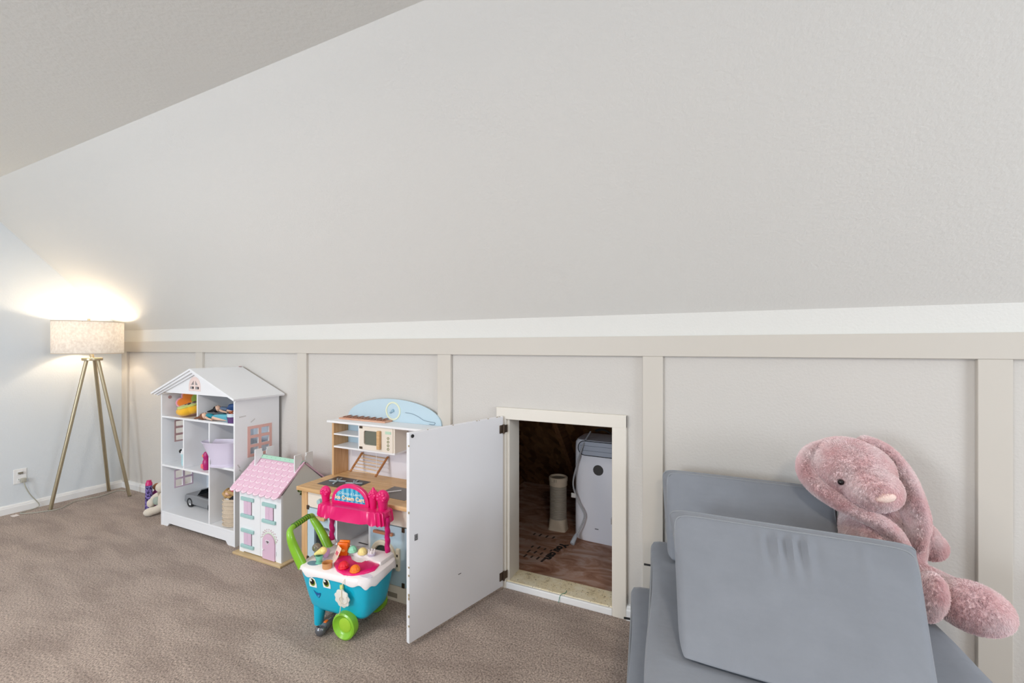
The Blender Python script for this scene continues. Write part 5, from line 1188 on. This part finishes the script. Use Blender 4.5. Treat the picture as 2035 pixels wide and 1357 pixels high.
# wedge cushions resting on the mats
def wedge(label, L, tL, tR, bL, bR, back, z0, z1, gather=None, rz=0):
    """front face runs from bottom edge (bL..bR) up to the top edge (tL..tR); back = y of the back edge at the bottom and top"""
    t = thing('wedge_cushion', label, 'cushion', ((bL[0]+bR[0])/2, (bL[1]+bR[1])/2, z0)); O = Vector(t.location)
    h = z1-z0
    def f(p):
        u = p.x/1.0+.5; v = p.y/1.0+.5; w_ = p.z/1.0+.5
        B0 = Vector((*bL, 0)).lerp(Vector((*bR, 0)), u); T0 = Vector((*tL, 0)).lerp(Vector((*tR, 0)), u)
        F = B0.lerp(T0, w_); yb = back[0]+(back[1]-back[0])*w_
        side = (u-.5)*.05*v
        P_ = Vector((F.x+side, F.y+(yb-F.y)*v, h*w_))
        # round the long edges and corners
        return P_
    b = bmesh.new(); bmesh.ops.create_cube(b, size=1); bmesh.ops.subdivide_edges(b, edges=b.edges[:], cuts=80, use_grid_fill=True)
    # rounding happens in metric space of the unit cube
    W = (Vector((*bR, 0))-Vector((*bL, 0))).length; H = math.hypot(h, tL[1]-bL[1]); rX, rZ, rY = .05/W, .045/H, .16
    for vt in b.verts:
        p = vt.co.copy(); R_ = Vector((rX, rY, rZ)); q = Vector([max(-.5+R_[i], min(.5-R_[i], p[i])) for i in range(3)]); n = Vector([(p[i]-q[i])/R_[i] for i in range(3)])
        # plan-view corners of the face (x,z) get the big radius, edges towards y a small one
        nx = Vector((n.x, 0, n.z))
        if nx.length > 1: nx.normalize()
        p = Vector((q.x+nx.x*R_.x, p.y, q.z+nx.z*R_.z))
        # soften towards front and back
        e = max(abs(p.x)*2-(1-.06), 0)/.06; g = max(abs(p.z)*2-(1-.10), 0)/.10; k = min(1, math.hypot(e, g))
        p.y *= 1-.16*k**2
        # puffed face
        puff = (1-(2*p.x)**4)*(1-(2*p.z)**4)
        if p.y < -.3: p.y -= .05*puff
        P_ = f(p)
        if gather and p.y < 0:
            for gx, amp in gather:
                dx = (p.x-gx)/.017; fall = max(0, (p.z+.5-.62)/.38)
                P_ += Vector((0, -1, .6)).normalized()*amp*math.exp(-dx*dx)*fall*max(0, min(1, (.5-p.z)/.09))
        vt.co = P_-O+Vector((0, 0, z0))
    MB().add(b).build('cushion_body', M_vel, t, smooth=True)
    def along(v_, k=.992):
        pts = []
        for i in range(100):
            x_, z_ = sq(2*math.pi*i/100, .5, .5, 14); p = Vector((x_*k, v_, z_*k)); pts.append(f(p)-O+Vector((0, 0, z0)))
        return pts
    MB().tube(along(-.40), .0036, seg=6, closed=True).build('piping', M_pipe, t, smooth=True)
    MB().tube(along(.40), .0036, seg=6, closed=True).build('piping', M_pipe, t, smooth=True)
    return t
wedge('rear grey velvet wedge cushion standing against the panelled wall', .59, (4.798, -.185), (5.366, -.185), (4.812, -.325), (5.375, -.325), (-.075, -.150), BZ, .776)
wedge('front grey velvet wedge cushion with puckered seam lying on mats', .6, (4.850, -.545), (5.478, -.545), (4.885, -.875), (5.425, -.875), (-.345, -.500), BZ, .735,
      gather=[(-.10, .008), (-.065, -.008), (-.03, .012), (.005, -.010), (.035, .013), (.065, -.010), (.095, .010), (.13, -.005), (.31, .005)])
# ================================================================ big pink plush rabbit
bn = thing('plush_rabbit', 'large pink plush rabbit with floppy ears slumped on grey mats', 'plush toy', (5.50, -.20, BZ))
_b = Vector(bn.location)
def fur_mat():
    m = bpy.data.materials.new('rose_pink_fur'); m.use_nodes = True; nt = m.node_tree; n = nt.nodes; L = nt.links
    b = n['Principled BSDF']; b.inputs['Roughness'].default_value = .8; b.inputs['Specular IOR Level'].default_value = .0; b.inputs['Sheen Weight'].default_value = .0
    tc = n.new('ShaderNodeTexCoord'); t = n.new('ShaderNodeTexNoise'); t.inputs['Scale'].default_value = 14; t.inputs['Detail'].default_value = 4
    L.new(tc.outputs['Object'], t.inputs['Vector']); cr = n.new('ShaderNodeValToRGB'); cr.color_ramp.elements[0].position = .35; cr.color_ramp.elements[1].position = .65
    cr.color_ramp.elements[0].color = srgb(248, 216, 218); cr.color_ramp.elements[1].color = srgb(255, 238, 239); L.new(t.outputs[0], cr.inputs[0]); L.new(cr.outputs[0], b.inputs['Base Color']); return m
M_fur = fur_mat()
def blob(parts, vox):
    """parts: list of ('ball', centre, radii, rot) or ('tube', points, radii); fused into one continuous skin"""
    b = MB()
    for p in parts:
        if p[0] == 'ball': b.ball(p[1], p[2], 28, 18, p[3] if len(p) > 3 else None)
        else: b.tube(p[1], p[2], seg=16, flat=p[3] if len(p) > 3 else 1.0)
    b.xf(Matrix.Translation(-_b))
    o = b.build('tmp', M_fur)
    md = o.modifiers.new('r', 'REMESH'); md.mode = 'VOXEL'; md.voxel_size = vox; md.use_smooth_shade = True
    sm_ = o.modifiers.new('s', 'SMOOTH'); sm_.factor = .5; sm_.iterations = 6
    dg = bpy.context.evaluated_depsgraph_get(); me = bpy.data.meshes.new_from_object(o.evaluated_get(dg))
    bpy.data.objects.remove(o)
    return me
def furry(name, me, count, length, parent=None):
    me.name = name; me.materials.clear(); me.materials.append(M_fur)
    me.polygons.foreach_set('use_smooth', [True]*len(me.polygons))
    o = bpy.data.objects.new(name, me); COL.objects.link(o); o.parent = parent or bn
    # short pile as thin blades of real geometry, one mesh of uncountable hairs
    rnd = random.Random(len(me.vertices)); me.calc_loop_triangles()
    tris = me.loop_triangles; areas = []; tot = 0
    for t in tris: tot += t.area; areas.append(tot)
    import bisect
    vs = []; fs = []
    for i in range(count):
        t = tris[min(len(tris)-1, bisect.bisect(areas, rnd.random()*tot))]; a, b_, c = (me.vertices[k].co for k in t.vertices)
        u, v = rnd.random(), rnd.random()
        if u+v > 1: u, v = 1-u, 1-v
        p = a+(b_-a)*u+(c-a)*v; n = t.normal
        l = length*rnd.uniform(.6, 1.25); side = n.cross(Vector((rnd.gauss(0, 1), rnd.gauss(0, 1), rnd.gauss(0, 1)))).normalized()
        comb = (Vector((0, 0, -1))-n*(-n.z))
        tip = p+(n*.75+comb*.8+side*.45).normalized()*l; wd = side.cross(n).normalized()*.00055
        k = len(vs); vs += [p-wd, p+wd, p+(n*.62+side*.15).normalized()*l*.55+wd*.7, tip]
        fs += [(k, k+1, k+2), (k, k+2, k+3)]
    fm = bpy.data.meshes.new('fur'); fm.from_pydata(vs, [], fs); fm.materials.append(M_fur)
    fo = bpy.data.objects.new('fur', fm); COL.objects.link(fo); fo.parent = o; fo['kind'] = 'stuff'
    return o
E3 = lambda x, y, z_: Euler((R(x), R(y), R(z_)))
body = [
    ('ball', (5.505, -.185, .615), (.118, .105, .150)),                       # trunk
    ('ball', (5.458, -.225, .655), (.082, .085, .100)),                       # chest
    ('ball', (5.480, -.190, .720), (.090, .085, .085)),                       # shoulders
    ('ball', (5.408, -.225, .872), (.128, .112, .104), E3(0, 14, 0)),          # skull
    ('ball', (5.448, -.300, .832), (.082, .082, .070), E3(0, 18, 0)),          # muzzle
    ('tube', [(5.545, -.16, .735), (5.590, -.155, .685), (5.628, -.155, .640), (5.650, -.160, .612)], [.040, .046, .050, .036]),   # right arm
    ('ball', (5.648, -.160, .618), (.044, .040, .046)),
    ('tube', [(5.45, -.25, .72), (5.455, -.30, .67), (5.47, -.33, .63)], [.040, .042, .040]),                                       # left arm
    ('tube', [(5.545, -.22, .535), (5.60, -.29, .53), (5.635, -.34, .525)], [.058, .060, .062]),                                   # right leg
    ('ball', (5.662, -.375, .532), (.088, .060, .070), E3(0, 8, -12)),        # right foot
    ('tube', [(5.49, -.23, .525), (5.53, -.33, .525), (5.545, -.40, .535)], [.046, .046, .046]),                                      # left leg
    ('ball', (5.546, -.425, .560), (.042, .038, .074), E3(0, 10, 0)),         # left foot, sole up
]
me = blob(body, .008); furry('body', me, 170000, .0075)
elp = [at_y(*p) for p in ((1650, 884, -.215), (1612, 900, -.235), (1602, 932, -.255), (1622, 964, -.275), (1660, 993, -.300), (1705, 1020, -.325), (1745, 1037, -.335), (1776, 1064, -.325), (1790, 1098, -.305))]
earL = [('tube', smooth_path(elp, 4), [.024+.012*math.sin(math.pi*min(1, i/20)) if i < 20 else .024+.010*(i-20)/12 for i in range(33)], .8)]
me = blob(earL, .006); furry('ear', me, 46000, .007)
earR = [('tube', smooth_path([(5.440, -.195, .955), (5.500, -.190, .925), (5.540, -.215, .865), (5.560, -.240, .800), (5.575, -.255, .730), (5.570, -.265, .675), (5.565, -.265, .64)], 4), [.026+.022*math.sin(math.pi*min(1, .25+.75*i/24)) for i in range(25)], .72)]
me = blob(earR, .006); furry('ear', me, 46000, .007)
def bnp(mb, name, m, **k): mb.xf(Matrix.Translation(-_b)); return mb.build(name, m, bn, **k)
e0 = at_y(1671, 958, -.334); bnp(MB().ball(e0, .0095, 16, 12), 'eye', mat('glossy_black_eye', (18, 14, 14), rough=.08), smooth=True)
bnp(MB().ball(e0+Vector((.13, .0, .02)), .0095, 16, 12), 'eye', mat('glossy_black_eye', (18, 14, 14), rough=.08), smooth=True)
n0 = at_y(1757, 988, -.370)
bnp(MB().ball(n0, (.031, .016, .018), 20, 12, E3(0, -14, 0)), 'nose', mat('cream_nose_plush', (240, 214, 204), rough=.9, bump=.4, bscale=200), smooth=True)
